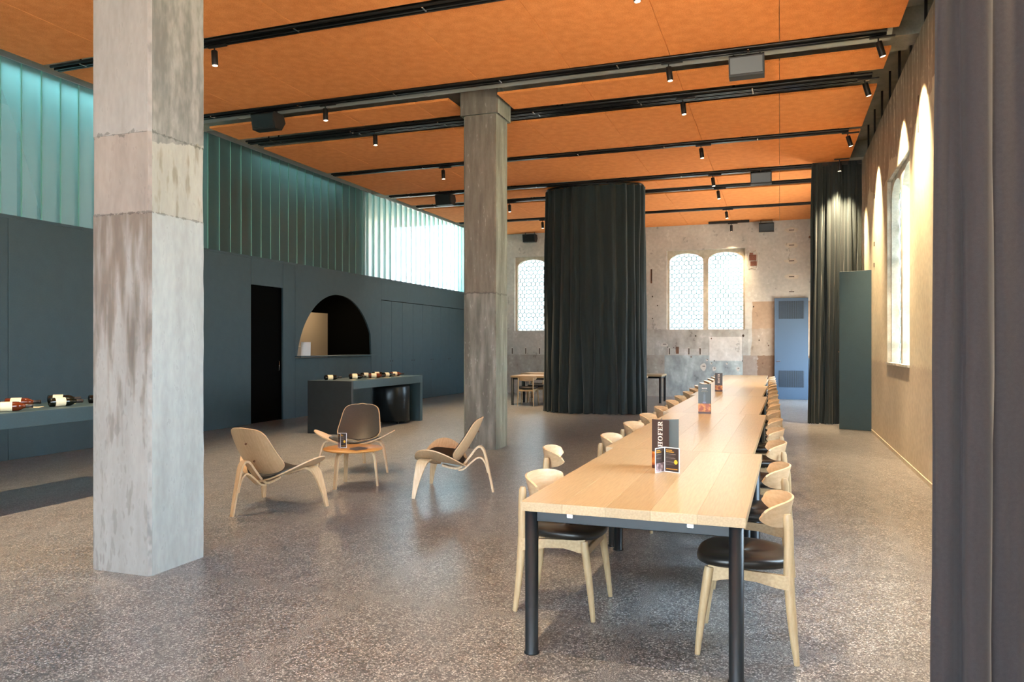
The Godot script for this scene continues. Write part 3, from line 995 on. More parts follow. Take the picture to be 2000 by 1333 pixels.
# ------------------------------------------------------------------ profiled glass above the dark wall
func build_glazing():
	var o := struct("window_1")
	var st := mb()
	bx(st, Vector3(XL - 0.14, 3.16, -22.5), Vector3(XL - 0.0, 3.20, 4.0))
	mi("sill_rail", fin(st), M.panel, o)
	st = mb()
	bx(st, Vector3(XL - 0.14, 5.24, -22.5), Vector3(XL + 0.0, 5.29, 4.0))
	mi("head_rail", fin(st), M.duct, o)
	st = mb()
	bx(st, Vector3(XL - 0.14, 5.29, -22.5), Vector3(XL - 0.02, 5.55, 4.0))
	mi("head_wall", fin(st), M.concrete, o)
	var u := mb()
	var p := 0.29
	bx(u, Vector3(0, 0, -p / 2 + 0.004), Vector3(0.007, 2.04, p / 2 - 0.004))
	bx(u, Vector3(-0.06, 0, -p / 2 + 0.004), Vector3(0, 2.04, -p / 2 + 0.012))
	bx(u, Vector3(-0.06, 0, p / 2 - 0.012), Vector3(0, 2.04, p / 2 - 0.004))
	var um := fin(u)
	u = mb()
	bx(u, Vector3(0.001, 0, p / 2 - 0.010), Vector3(0.010, 2.04, p / 2 - 0.003))
	bx(u, Vector3(0.001, 0, -p / 2 + 0.003), Vector3(0.010, 2.04, -p / 2 + 0.010))
	var em := fin(u)
	var z := 3.85
	while z > -22.4:
		var ch := mi("glass_channel", um, M.channel, o, Vector3(XL - 0.04, 3.20, z))
		mi("glass_edge", em, M.glass_edge, ch)
		z -= p
	# gallery rooms behind the glass
	var g := struct("wall_gallery")
	st = mb()
	for zz in [-10.75, -16.3]:
		bx(st, Vector3(-12.3, 3.16, zz - 0.06), Vector3(XL - 0.15, 5.55, zz + 0.06))
	mi("cross_wall", fin(st), M.plaster_white, g)
	st = mb()
	bx(st, Vector3(-12.3, 3.16, -10.69), Vector3(-12.26, 5.55, 4.2))
	bx(st, Vector3(-12.3, 3.16, -22.6), Vector3(-12.26, 5.55, -16.36))
	mi("white_lining", fin(st), M.plaster_white, g)
	st = mb()
	bx(st, Vector3(-12.3, 3.16, -16.24), Vector3(-12.26, 5.55, -10.81))
	mi("grey_lining", fin(st), M.room_grey, g)
	for q in [[-11.9, -0.32, "left"], [-13.6, -0.4, "middle"], [-15.0, -0.3, "right"]]:
		var cb := thing("gallery_cabinet", "dark brown cabinet seen blurred behind the glass, the %s one" % q[2], "cabinet", Vector3(-9.84, 3.16, q[0]), 0.0, "cabinets behind the glass")
		mi("body", cbox(Vector3(0.4, 1.7, 0.42), 0.01), M.brown, cb, Vector3(0, 0.85, 0))
		mi("door", cbox(Vector3(0.02, 1.6, 0.38), 0.004), M.brown, cb, Vector3(0.21, 0.85, 0))
	# lamps of the two lit gallery rooms
	gallery_lamp("white ceiling lamp in the lit room behind the left part of the glass", Vector3(-9.86, 5.48, -4.5), Vector2(0.3, 11.0), 1.7, false)
	gallery_lamp("white floor light strip behind the far part of the glass", Vector3(-9.95, 3.24, -19.6), Vector2(0.12, 5.4), 0.03, true)
	gallery_lamp("white ceiling lamp in the lit room behind the far part of the glass", Vector3(-9.86, 5.48, -19.4), Vector2(0.3, 5.0), 0.05, false)
	gallery_lamp("dim ceiling lamp in the room behind the middle of the glass", Vector3(-9.9, 5.48, -13.5), Vector2(0.2, 3.0), 0.07, false)

func gallery_lamp(label: String, at: Vector3, size: Vector2, energy: float, up: bool):
	var o := thing("gallery_lamp", label, "lamp", at)
	mi("housing", cbox(Vector3(size.x + 0.06, 0.05, size.y + 0.06), 0.006), M.white, o, Vector3(0, -0.03 if up else 0.03, 0))
	mi("diffuser", cbox(Vector3(size.x, 0.012, size.y), 0.003), lamp_mat(Color(0.95, 1.0, 0.98), 1.2), o)
	var al := AreaLight3D.new()
	al.name = "gallery_lamp_glow"
	al.area_size = size
	al.light_color = Color(0.80, 0.97, 1.0)
	al.light_energy = energy * GALLERY
	al.shadow_enabled = true
	al.area_range = 30.0
	al.area_attenuation = 2.0
	o.add_child(al)
	al.position = Vector3(0, 0.02 if up else -0.02, 0)
	al.rotation.x = PI / 2 if up else -PI / 2

# ------------------------------------------------------------------ curtains
# plan: list of Vector2(x, z) at floor; top plan; folds: number along the way; amp
func curtain(o: Node3D, n: String, low: Array, high: Array, y1: float, folds: float, amp: float, m: Material, seed_: int, closed := false, sharp := 1.0):
	var pl := catmull(low, 10)
	var ph := catmull(high, 10)
	var cols := int(folds * 12)
	var nz := noise(seed_, 1.0)
	var g := []
	var rowsn := 26
	var at := func(p: Array, t: float) -> Vector2:
		var f := t * (p.size() - 1)
		var i := mini(int(f), p.size() - 2)
		return p[i].lerp(p[i + 1], f - i)
	for r in rowsn:
		var v := float(r) / (rowsn - 1)
		var row := []
		for c in cols + 1:
			var t := float(c) / cols
			var tt := t + 0.010 * nz.get_noise_2d(t * 9.0, v * 1.2)
			tt = clampf(tt, 0, 1)
			var a: Vector2 = at.call(pl, tt); var b: Vector2 = at.call(ph, tt)
			var p := a.lerp(b, v)
			var e := 0.004
			var d0: Vector2 = (at.call(pl, minf(tt + e, 1)) - at.call(pl, maxf(tt - e, 0))).normalized()
			var nn := Vector2(-d0.y, d0.x)
			var ph_ := t * folds * TAU + 2.2 * nz.get_noise_2d(t * 6.0 + 3.0, v * 0.8)
			var am := amp * (0.75 + 0.7 * nz.get_noise_2d(t * 7.0 + 20.0, v * 0.9)) * lerpf(1.15, 0.7, v)
			var s := sin(ph_)
			s = signf(s) * pow(absf(s), sharp) + 0.35 * sin(ph_ * 2.0 + 1.0 + 3.0 * v)
			p += nn * s * am
			row.append(Vector3(p.x, 0.012 + v * (y1 - 0.012) + 0.006 * sin(c * 0.9) * (1.0 - v), p.y))
		g.append(row)
	var st := mb()
	shell(st, g, 0.006)
	mi(n, fin(st), m, o)

func build_curtains():
	var o := thing("stage_curtain", "charcoal curtain hanging in the right foreground, cut by the frame", "curtain")
	curtain(o, "cloth", [Vector2(0.55, -3.26), Vector2(0.68, -3.22), Vector2(0.86, -3.30), Vector2(1.05, -3.24), Vector2(1.28, -3.3), Vector2(1.46, -3.26)], [Vector2(0.57, -3.26), Vector2(0.7, -3.24), Vector2(0.87, -3.28), Vector2(1.05, -3.26), Vector2(1.28, -3.28), Vector2(1.46, -3.26)], 4.93, 6.0, 0.045, M.curtain, 3)
	mi("heading_tape", cbox(Vector3(0.92, 0.06, 0.03), 0.004), M.curtain, o, Vector3(1.01, 4.93, -3.26))
	o = thing("stage_curtain", "dark green-black curtain gathered round the third column", "curtain")
	var low := []; var high := []
	for k in 15:
		var a := lerpf(PI * 1.35, -PI * 0.35, k / 14.0)
		low.append(Vector2(-3.92 + cos(a) * 1.12, -16.62 + sin(a) * 0.52))
		high.append(Vector2(-3.86 + cos(a) * 1.07, -16.35 + sin(a) * 0.44))
	curtain(o, "cloth", low, high, 4.94, 21.0, 0.065, M.curtain_dark, 9, false, 0.8)
	st_rail(o, high)
	o = thing("stage_curtain", "dark curtain drawn back beside the right wall, lit by a spotlight", "curtain")
	low = []; high = []
	for k in 9:
		var t := k / 8.0
		low.append(Vector2(lerpf(0.52, 1.44, t), -15.55 + 0.10 * sin(k * 2.4)))
		high.append(Vector2(lerpf(0.60, 1.44, t), -15.60 + 0.05 * sin(k * 2.1)))
	curtain(o, "cloth", low, high, 4.96, 15.0, 0.055, M.curtain_dark, 14, false, 0.8)
	mi("heading_tape", cbox(Vector3(0.86, 0.07, 0.05), 0.004), M.black, o, Vector3(1.02, 4.95, -15.6))

func st_rail(o: Node3D, path: Array):
	var pts := []
	for p in path:
		pts.append(Vector3(p.x, 4.965, p.y))
	var st := mb()
	tube(st, catmull(pts, 3), 0.02, 8)
	mi("curtain_rail", fin(st), M.black_gloss, o)

# ------------------------------------------------------------------ long table
func skew(z: float) -> float:
	return -0.0115 * (-3.45 - z)      # the row drifts left by 0.2 m over its length

func build_long_table():
	var ends := [-3.45, -5.52, -8.67, -11.82, -14.97, -18.12, -20.22]
	for k in ends.size() - 1:
		var L: float = ends[k] - ends[k + 1]
		var zc: float = (ends[k] + ends[k + 1]) / 2
		var cx := -0.635 + 0.0115 * (-(zc + 3.45)) * -1.0
		long_table("oak plank table on dark round legs, %s of the long row from the camera" % ORD[k], Vector3(cx, 0, zc), -0.0115, 1.04, L, "long row of tables", k == 0)

func long_table(label: String, at: Vector3, turn: float, W: float, L: float, group: String, clips := false):
	var o := thing("dining_table", label, "table", at, turn, group)
	var n := 5
	for k in n:
		var x := -W / 2 + W * (k + 0.5) / n
		mi("plank", cbox(Vector3(W / n - 0.0006, 0.045, L - 0.004), 0.0008), M.planks[(k + int(absf(at.z))) % 5], o, Vector3(x, 0.7175, 0))
	var st := mb()
	for s in [-1, 1]:
		cbox_to(st, Vector3(s * (W / 2 - 0.05), 0.668, 0), Vector3(0.03, 0.05, L - 0.12), 0.003)
		cbox_to(st, Vector3(0, 0.668, s * (L / 2 - 0.05)), Vector3(W - 0.12, 0.05, 0.03), 0.003)
	mi("frame", fin(st), M.steel, o)
	for sx in [-1, 1]:
		for sz in [-1, 1]:
			st = mb()
			lathe(st, [[0.0, 0.0], [0.038, 0.0], [0.038, 0.008], [0.0325, 0.012], [0.0325, 0.695], [0.0, 0.695]], 20)
			mi("leg", fin(st), M.steel, o, Vector3(sx * (W / 2 - 0.043), 0, sz * (L / 2 - 0.045)))
	if clips:
		for x in [-0.28, 0.28]:
			mi("white_clip", cbox(Vector3(0.03, 0.022, 0.012), 0.003), M.white, o, Vector3(x, 0.683, L / 2 - 0.028))

# ------------------------------------------------------------------ dining chairs
var chair0: Node3D

func make_dining_chair() -> Node3D:
	var o := Node3D.new()
	# seat pad: rounded, wider in front; faces -z
	var prof := [[0.90, -0.028], [0.985, -0.016], [1.0, 0.0], [0.985, 0.014], [0.93, 0.022], [0.75, 0.024], [0.4, 0.018], [0.02, 0.014]]
	var g := []
	for p in prof:
		var row := []
		for k in 40:
			var a := TAU * k / 40
			var cx := signf(cos(a)) * pow(absf(cos(a)), 0.72); var cz := signf(sin(a)) * pow(absf(sin(a)), 0.80)
			var wx := 0.262 - 0.055 * (cz * 0.5 + 0.5)
			row.append(Vector3(cx * wx * p[0], 0.445 + p[1] + 0.012 * cx * cx, -0.015 + cz * 0.225 * p[0]))
		g.append(row)
	var st := mb()
	grid(st, g, true, 0)
	mi("seat_pad", fin(st), M.leather, o)
	for s in [-1, 1]:
		st = mb()
		var fr := [Vector3(s * 0.205, 0.425, -0.165), Vector3(s * 0.208, 0.36, -0.175), Vector3(s * 0.214, 0.18, -0.2), Vector3(s * 0.22, 0.0, -0.22)]
		tube(st, catmull(fr, 4), [0.020, 0.0215, 0.022, 0.0225, 0.0225, 0.022, 0.021, 0.020, 0.019, 0.0175, 0.016, 0.0145, 0.013], 12)
		mi("leg", fin(st), M.oak_y, o)
		st = mb()
		var rr := catmull([Vector3(s * 0.205, 0.0, 0.232), Vector3(s * 0.197, 0.22, 0.208), Vector3(s * 0.19, 0.42, 0.196), Vector3(s * 0.190, 0.58, 0.196), Vector3(s * 0.192, 0.70, 0.190)], 4)
		tube(st, rr, [0.013, 0.015, 0.0175, 0.0195, 0.021, 0.0225, 0.0235, 0.024, 0.024, 0.0235, 0.023, 0.0225, 0.0225, 0.0225, 0.0225, 0.022, 0.015], 12, 0.62)
		mi("leg", fin(st), M.oak_y, o)
		st = mb()
		var poly := PackedVector2Array([Vector2(-0.17, 0.432), Vector2(0.195, 0.412), Vector2(0.2, 0.345), Vector2(0.14, 0.352), Vector2(0.05, 0.372), Vector2(-0.05, 0.378), Vector2(-0.11, 0.366), Vector2(-0.13, 0.36), Vector2(-0.178, 0.358)])
		extrude(st, poly, Vector3(s * 0.195 - 0.011, 0, 0), Vector3(0, 0, 1), Vector3.UP, Vector3(0.022, 0, 0))
		mi("side_rail", fin(st), M.oak_z, o)
	mi("front_stretcher", cbox(Vector3(0.39, 0.045, 0.02), 0.004), M.oak_x, o, Vector3(0, 0.365, -0.176))
	mi("rear_stretcher", cbox(Vector3(0.36, 0.04, 0.02), 0.004), M.oak_x, o, Vector3(0, 0.385, 0.19))
	# curved plywood back with leaf-shaped ends
	g = []
	for i in 9:
		var row := []
		for k in 37:
			var t := 0.985 * sin(lerpf(-PI / 2, PI / 2, k / 36.0))
			var a := t * 1.12
			var hh := 0.128 * pow(maxf(0.0, 1.0 - pow(absf(t), 2.5)), 0.5) + 0.006
			var mid := 0.682 + 0.012 * t * t
			var top := mid + hh / 2
			var lo := mid - hh / 2
			var v := i / 8.0
			var tilt := 0.03 * (1.0 - v)
			row.append(Vector3(sin(a) * (0.285 - tilt * 0.4), lerpf(lo, top, v), 0.208 - (1.0 - cos(a)) * 0.235 + 0.03 * v - 0.015))
		g.append(row)
	st = mb()
	shell(st, g, -0.011)
	mi("backrest", fin(st), M.ply, o)
	return o

func place_chair(x: float, z: float, turn: float, label: String, group: String):
	var c: Node3D
	if chair0 == null:
		chair0 = make_dining_chair()
		c = chair0
	else:
		c = chair0.duplicate()
	c.name = numbered("dining_chair")
	add_child(c)
	c.position = Vector3(x, 0, z)
	c.rotation.y = turn
	tag(c, label, "chair", group)

func build_dining_chairs():
	var L := [-4.22, -5.36, -6.25, -7.30, -8.25, -9.32, -10.42, -11.4, -12.55, -13.55, -14.55, -15.6, -16.65, -17.65, -18.7, -19.65]
	var R := [-3.97, -5.0, -6.18, -7.18, -8.13, -9.17, -10.2, -11.1, -12.2, -13.23, -14.25, -15.3, -16.3, -17.3, -18.62, -19.5]
	for k in L.size():
		var pulled := k == 1
		var lab := "oak dining chair on the column side of the long table, %s from the camera" % ORD[k]
		if pulled:
			lab = "oak dining chair pulled out and turned on the column side of the long table"
		place_chair(-1.16 + skew(L[k]) - (0.24 if pulled else 0.0), L[k], -PI / 2 + [0.0, 0.28, 0.05, -0.04][k % 4] * (1.0 if k < 4 else 0.12), lab, "chairs along the long table")
	for k in R.size():
		place_chair(-0.15 + skew(R[k]) + (0.012 if k % 5 else 0.0), R[k], PI / 2 + [0.0, -0.04, 0.03, 0.02, -0.02][k % 5], "oak dining chair on the window side of the long table, %s from the camera" % ORD[k], "chairs along the long table")

# ------------------------------------------------------------------ back tables
func build_back_tables():
	long_table("oak table with dark legs half hidden behind the column curtain, the nearer of two", Vector3(-4.75, 0, -18.48), PI / 2, 1.0, 3.3, "tables by the back wall")
	long_table("oak table with dark legs by the back wall, the farther of two", Vector3(-4.8, 0, -20.2), PI / 2, 0.9, 3.85, "tables by the back wall")
	var g := "chairs at the tables by the back wall"
	place_chair(-5.92, -17.94, 0.05, "oak chair tucked at the near back table, left of the curtain edge", g)
	place_chair(-6.02, -19.02, PI + 0.1, "oak chair on the far side of the near back table, close to the concrete column", g)
	place_chair(-5.35, -19.02, PI, "oak chair on the far side of the near back table, beside the curtain", g)
	place_chair(-6.2, -19.71, 0.0, "oak chair on the near side of the farthest table, close to the column", g)
	place_chair(-5.3, -19.71, 0.03, "oak chair on the near side of the farthest table, beside the curtain", g)
	place_chair(-3.55, -17.93, -0.03, "oak chair at the near back table just right of the curtain", g)

# ------------------------------------------------------------------ lounge: three-legged shell chairs and a round table
func make_shell_chair() -> Node3D:
	var o := Node3D.new()
	var seat := func(u: float, v: float, inset: float, lift: float) -> Vector3:
		var uu := u * inset
		var hd := 0.25 * pow(maxf(0.0, 1.0 - uu * uu), 0.48)
		var zm := -0.035 - 0.07 * uu * uu
		var z := zm + (v * 2 - 1) * hd * (1.0 if lift == 0.0 else 0.93)
		var y := 0.352 + 0.145 * pow(absf(uu), 1.9) - 0.085 * ((z + 0.28) / 0.5) * (1.0 - absf(uu) * 0.8) - 0.02 * pow(maxf(0, -z - 0.12) / 0.16, 2.0) * (1.0 - absf(uu))
		return Vector3(uu * 0.475, y + lift, z)
	var g := []
	for i in 15:
		var row := []
		for k in 41:
			var u := sin(lerpf(-PI / 2, PI / 2, k / 40.0)) * 0.999
			row.append(seat.call(u, i / 14.0, 1.0, 0.0))
		g.append(row)
	var st := mb()
	shell(st, g, 0.012)
	mi("seat_shell", fin(st), M.ply, o)
	g = []
	for i in 21:
		var row := []
		for k in 25:
			var t := lerpf(-1, 1, k / 24.0)
			var v := 0.5 - 0.5 * cos(PI * i / 20.0)
			var w := 0.60 * pow(maxf(0.0, 1.0 - pow(absf(2 * v - 1), 5.0)), 0.3) + 0.02
			row.append(seat.call(t * w, 0.03 + 0.94 * v, 1.0, 0.016))
		g.append(row)
	st = mb()
	shell(st, g, 0.014)
	mi("seat_cushion", fin(st), M.leather_brown, o)
	var back := func(u: float, t: float, k: float, push: float) -> Vector3:
		var w := (0.285 - 0.075 * t) * pow(maxf(0.0, 1.0 - pow(absf(2 * t - 1), 6.0)), 0.42) * k + 0.001
		var tt := (t - 0.5) * k + 0.5
		var x := u * w
		var up := Vector3(0, 0.87, 0.493); var fwd := Vector3(0, 0.493, -0.87)
		return Vector3(x, 0.315, 0.155) + up * tt * 0.50 + fwd * (0.075 * pow(x / 0.28, 2.0) + push + 0.02 * pow(2 * tt - 1, 2.0))
	for part in 2:
		g = []
		for i in 29:
			var row := []
			for k in 25:
				row.append(back.call(lerpf(-1, 1, k / 24.0), 0.5 - 0.5 * cos(PI * i / 28.0), 1.0 if part == 0 else 0.955, 0.0 if part == 0 else 0.015))
			g.append(row)
		st = mb()
		shell(st, g, -0.012)
		mi("backrest" if part == 0 else "back_cushion", fin(st), M.ply_y if part == 0 else M.leather_brown, o)
	for t in [0.32, 0.70]:
		st = mb()
		var c := Vector3(0, 0.315 + 0.435 * t, 0.155 + 0.2465 * t)
		tube(st, [c, c + Vector3(0, -0.006, 0.011)], 0.009, 8)
		mi("screw", fin(st), M.rust, o)
	# rear leg: a bent lamination with an inner loop
	st = mb()
	var pts := catmull([Vector3(0, 0, 0.485), Vector3(0, 0.16, 0.452), Vector3(0, 0.33, 0.415), Vector3(0, 0.425, 0.388), Vector3(0, 0.462, 0.352), Vector3(0, 0.445, 0.312), Vector3(0, 0.37, 0.255), Vector3(0, 0.285, 0.185), Vector3(0, 0.243, 0.13), Vector3(0, 0.245, 0.06), Vector3(0, 0.27, -0.04)], 5)
	strip(st, pts, [0.034, 0.046, 0.060, 0.072, 0.078, 0.078, 0.075], Vector3.RIGHT, 0.020)
	mi("rear_leg", fin(st), M.ply_y, o)
	st = mb()
	strip(st, catmull([Vector3(0, 0.2, 0.432), Vector3(0, 0.29, 0.408), Vector3(0, 0.345, 0.372), Vector3(0, 0.35, 0.325), Vector3(0, 0.30, 0.26), Vector3(0, 0.235, 0.185), Vector3(0, 0.222, 0.13)], 5), [0.05, 0.06, 0.066, 0.066], Vector3.RIGHT, 0.016)
	mi("rear_leg_loop", fin(st), M.ply_y, o)
	for s in [-1, 1]:
		st = mb()
		pts = catmull([Vector3(s * 0.415, 0, -0.245), Vector3(s * 0.392, 0.14, -0.225), Vector3(s * 0.362, 0.27, -0.198), Vector3(s * 0.338, 0.335, -0.18), Vector3(s * 0.29, 0.362, -0.155), Vector3(s * 0.22, 0.348, -0.125), Vector3(s * 0.08, 0.300, -0.07)], 5)
		strip(st, pts, [0.030, 0.055, 0.085, 0.105, 0.105, 0.09, 0.07], Vector3(0.0, 0, 1), 0.020)
		mi("front_leg", fin(st), M.ply_y, o)
	return o

func build_lounge():
	var proto := make_shell_chair()
	var spots := [[Vector2(-4.5, -5.41), Vector2(-4.365, -6.145), "pale three-legged plywood lounge chair with its back to the camera, left of the round table"], [Vector2(-2.75, -7.21), Vector2(-3.455, -7.04), "pale three-legged plywood lounge chair seen from the side, right of the round table"], [Vector2(-4.97, -8.44), Vector2(-4.73, -7.76), "three-legged plywood lounge chair with dark cushions facing the camera behind the round table"]]
	for k in 3:
		var c: Node3D = proto if k == 0 else proto.duplicate()
		c.name = numbered("lounge_chair")
		add_child(c)
		var f: Vector2 = (spots[k][1] - spots[k][0]).normalized()
		c.rotation.y = atan2(-f.x, -f.y)
		var p: Vector2 = spots[k][0] + f * 0.485
		c.position = Vector3(p.x, 0, p.y)
		tag(c, spots[k][2], "chair", "lounge chairs round the small table")
	var t := thing("coffee_table", "small round honey-coloured wooden table between the three lounge chairs", "table", Vector3(-4.28, 0, -7.04))
	var st := mb()
	lathe(st, [[0.0, 0.385], [0.30, 0.385], [0.312, 0.39], [0.315, 0.398], [0.310, 0.405], [0.0, 0.406]], 48)
	mi("tabletop", fin(st), M.honey, t)
	for f in [Vector2(-4.34, -6.79), Vector2(-4.48, -7.21), Vector2(-4.02, -7.11)]:
		var d: Vector2 = (f - Vector2(-4.28, -7.04)).normalized()
		var r := 0.265
		var p3 := func(q: float, y: float) -> Vector3: return Vector3(d.x * q, y, d.y * q)
		st = mb()
		strip(st, catmull([p3.call(r, 0), p3.call(r - 0.015, 0.15), p3.call(r - 0.03, 0.29), p3.call(r - 0.05, 0.35), p3.call(r - 0.10, 0.374), p3.call(0.06, 0.376)], 5), [0.034, 0.042, 0.048, 0.05], Vector3(-d.y, 0, d.x), 0.02)
		mi("leg", fin(st), M.ply_y, t)

# ------------------------------------------------------------------ counters with bottles
func build_counters():
	counter("dark display counter with a drum base standing before the arched hatch", Vector3(-7.15, 0, -12.33), 0.0, 0.86, 2.66, 0.90)
	counter("dark display counter at the left edge, partly behind the near column", Vector3(-6.80, 0, -5.30), PI, 0.86, 2.66, 0.90)
	# bottles lying on the counters: [x, z, turn, kind]
	var A := [[-7.3, -11.35, 1.9, "black"], [-7.05, -11.75, 1.7, "black"], [-7.25, -12.05, 2.1, "amber"], [-6.98, -12.3, 1.6, "amber"], [-7.3, -12.55, 1.9, "green"], [-7.0, -12.78, 2.2, "green"], [-7.32, -13.0, 1.8, "black"], [-7.05, -13.2, 2.0, "amber"]]
	for k in A.size():
		bottle(A[k], "%s wine bottle lying on the hatch counter, %s from the near end" % [A[k][3], ORD[k]], "bottles on the hatch counter")
	var B := [[-6.78, -4.62, 1.5, "green"], [-6.52, -4.95, 1.9, "amber"], [-6.92, -5.35, 1.7, "amber"], [-6.6, -5.55, 2.2, "green"], [-6.98, -5.85, 1.8, "black"], [-6.62, -6.02, 2.0, "black"]]
	for k in B.size():
		bottle(B[k], "%s wine bottle lying on the left-edge counter, %s from the near end" % [B[k][3], ORD[k]], "bottles on the left counter")
	# price cards
	var i := 0
	for q in [[-6.78, -5.12], [-6.78, -5.72], [-6.72, -5.33], [-6.95, -11.45], [-6.9, -11.95], [-6.88, -12.5], [-6.9, -12.95]]:
		var c := thing("price_card", "cream paper card lying %s counter, %s from the near end" % ["on the left-edge" if i < 3 else "on the hatch", ORD[i if i < 3 else i - 3]], "card", Vector3(q[0], 0.90, q[1]), 0.3 * i, "paper cards beside the bottles")
		mi("paper", cbox(Vector3(0.09, 0.003, 0.13), 0.001), M.cream, c, Vector3(0, 0.0015, 0))
		i += 1

func counter(label: String, at: Vector3, turn: float, W: float, L: float, H: float):
	var o := thing("display_counter", label, "counter", at, turn)
	mi("top_slab", cbox(Vector3(W, 0.14, L - 0.06), 0.004), M.panel, o, Vector3(0, H - 0.07, -0.03))
	mi("end_panel", cbox(Vector3(W, H, 0.058), 0.004), M.panel_dark, o, Vector3(0, H / 2, L / 2 - 0.03))
	mi("end_panel", cbox(Vector3(W - 0.2, H - 0.142, 0.10), 0.004), M.panel, o, Vector3(0.1, (H - 0.14) / 2, -L / 2 + 0.05))
	var st := mb()
	lathe(st, [[0.0, 0.05], [0.36, 0.05], [0.36, 0.70], [0.35, 0.72], [0.0, 0.72]], 48)
	mi("drum", fin(st), M.drum, o, Vector3(0.05, 0, -L / 2 + 0.60))
	for k in 4:
		var a := TAU * k / 4 + 0.6
		st = mb()
		tube(st, [Vector3(-0.012, 0.025, 0), Vector3(0.012, 0.025, 0)], 0.025, 12)
		mi("castor", fin(st), M.black, o, Vector3(0.05 + cos(a) * 0.28, 0, -L / 2 + 0.60 + sin(a) * 0.28))

func bottle(q: Array, label: String, group: String):
	var o := thing("wine_bottle", label, "bottle", Vector3(q[0], 0.9435, q[1]), q[2] + 0.55, group)
	var m: Material = {"black": M.glass_black, "green": M.glass_green, "amber": M.glass_amber}[q[3]]
	var st := mb()
	lathe(st, [[0.0, 0.008], [0.030, 0.0], [0.0375, 0.006], [0.038, 0.02], [0.038, 0.17], [0.036, 0.19], [0.027, 0.212], [0.0175, 0.228], [0.0145, 0.245], [0.0145, 0.29], [0.0, 0.29]], 20)
	var b := mi("glass", fin(st), m, o)
	st = mb()
	lathe(st, [[0.0383, 0.05], [0.0386, 0.051], [0.0386, 0.139], [0.0383, 0.14]], 20)
	var l := mi("paper_label", fin(st), M.cream, o)
	st = mb()
	lathe(st, [[0.0152, 0.24], [0.0156, 0.285], [0.0165, 0.288], [0.0165, 0.30], [0.0, 0.301]], 16)
	var c := mi("capsule", fin(st), M.capsule, o)
	for p in [b, l, c]:
		p.rotation.x = PI / 2
		p.scale = Vector3(1.13, 1.0, 1.13)
		p.position.z = -0.15

# ------------------------------------------------------------------ doors in the back corner
func build_doors():
	var d := struct("door_2", Vector3(0.30, 0, ZB + 0.02))
	mi("leaf", cbox(Vector3(0.88, 2.82, 0.05), 0.004), M.doorblue, d, Vector3(0, 1.41, 0.03))
	mi("side_panel", cbox(Vector3(0.30, 1.15, 0.05), 0.004), M.doorblue, d, Vector3(0.60, 0.575, 0.03))
	for q in [[2.49, 0.5], [0.57, 0.46]]:
		mi("grille_back", box_mesh(Vector3(0.66, q[1], 0.004)), M.panel_dark, d, Vector3(0.0, q[0], 0.056))
		for k in 24:
			mi("slat", cbox(Vector3(0.010, q[1], 0.012), 0.002), M.doorblue, d, Vector3(-0.316 + 0.0275 * k, q[0], 0.062))
	var st := mb()
	tube(st, [Vector3(-0.38, 1.06, 0.055), Vector3(-0.38, 1.06, 0.10), Vector3(-0.28, 1.06, 0.10)], 0.010, 8)
	mi("handle", fin(st), M.chrome, d)
	# tall dark leaf standing out from the right wall in front of the drawn-back curtain
	var e := struct("door_3", Vector3(1.27, 0, -14.60))
	e.rotation.y = -0.38
	mi("leaf", cbox(Vector3(0.56, 2.80, 0.06), 0.005), M.panel, e, Vector3(0, 1.41, 0))
	st = mb()
	tube(st, [Vector3(-0.24, 1.38, -0.03), Vector3(-0.24, 1.38, -0.08), Vector3(-0.33, 1.38, -0.08)], 0.010, 8)
	mi("handle", fin(st), M.chrome, e)
	st = mb()
	for y in [0.3, 1.4, 2.5]:
		cbox_to(st, Vector3(0.28, y, 0.0), Vector3(0.02, 0.1, 0.07), 0.003)
	mi("hinge", fin(st), M.black, e)

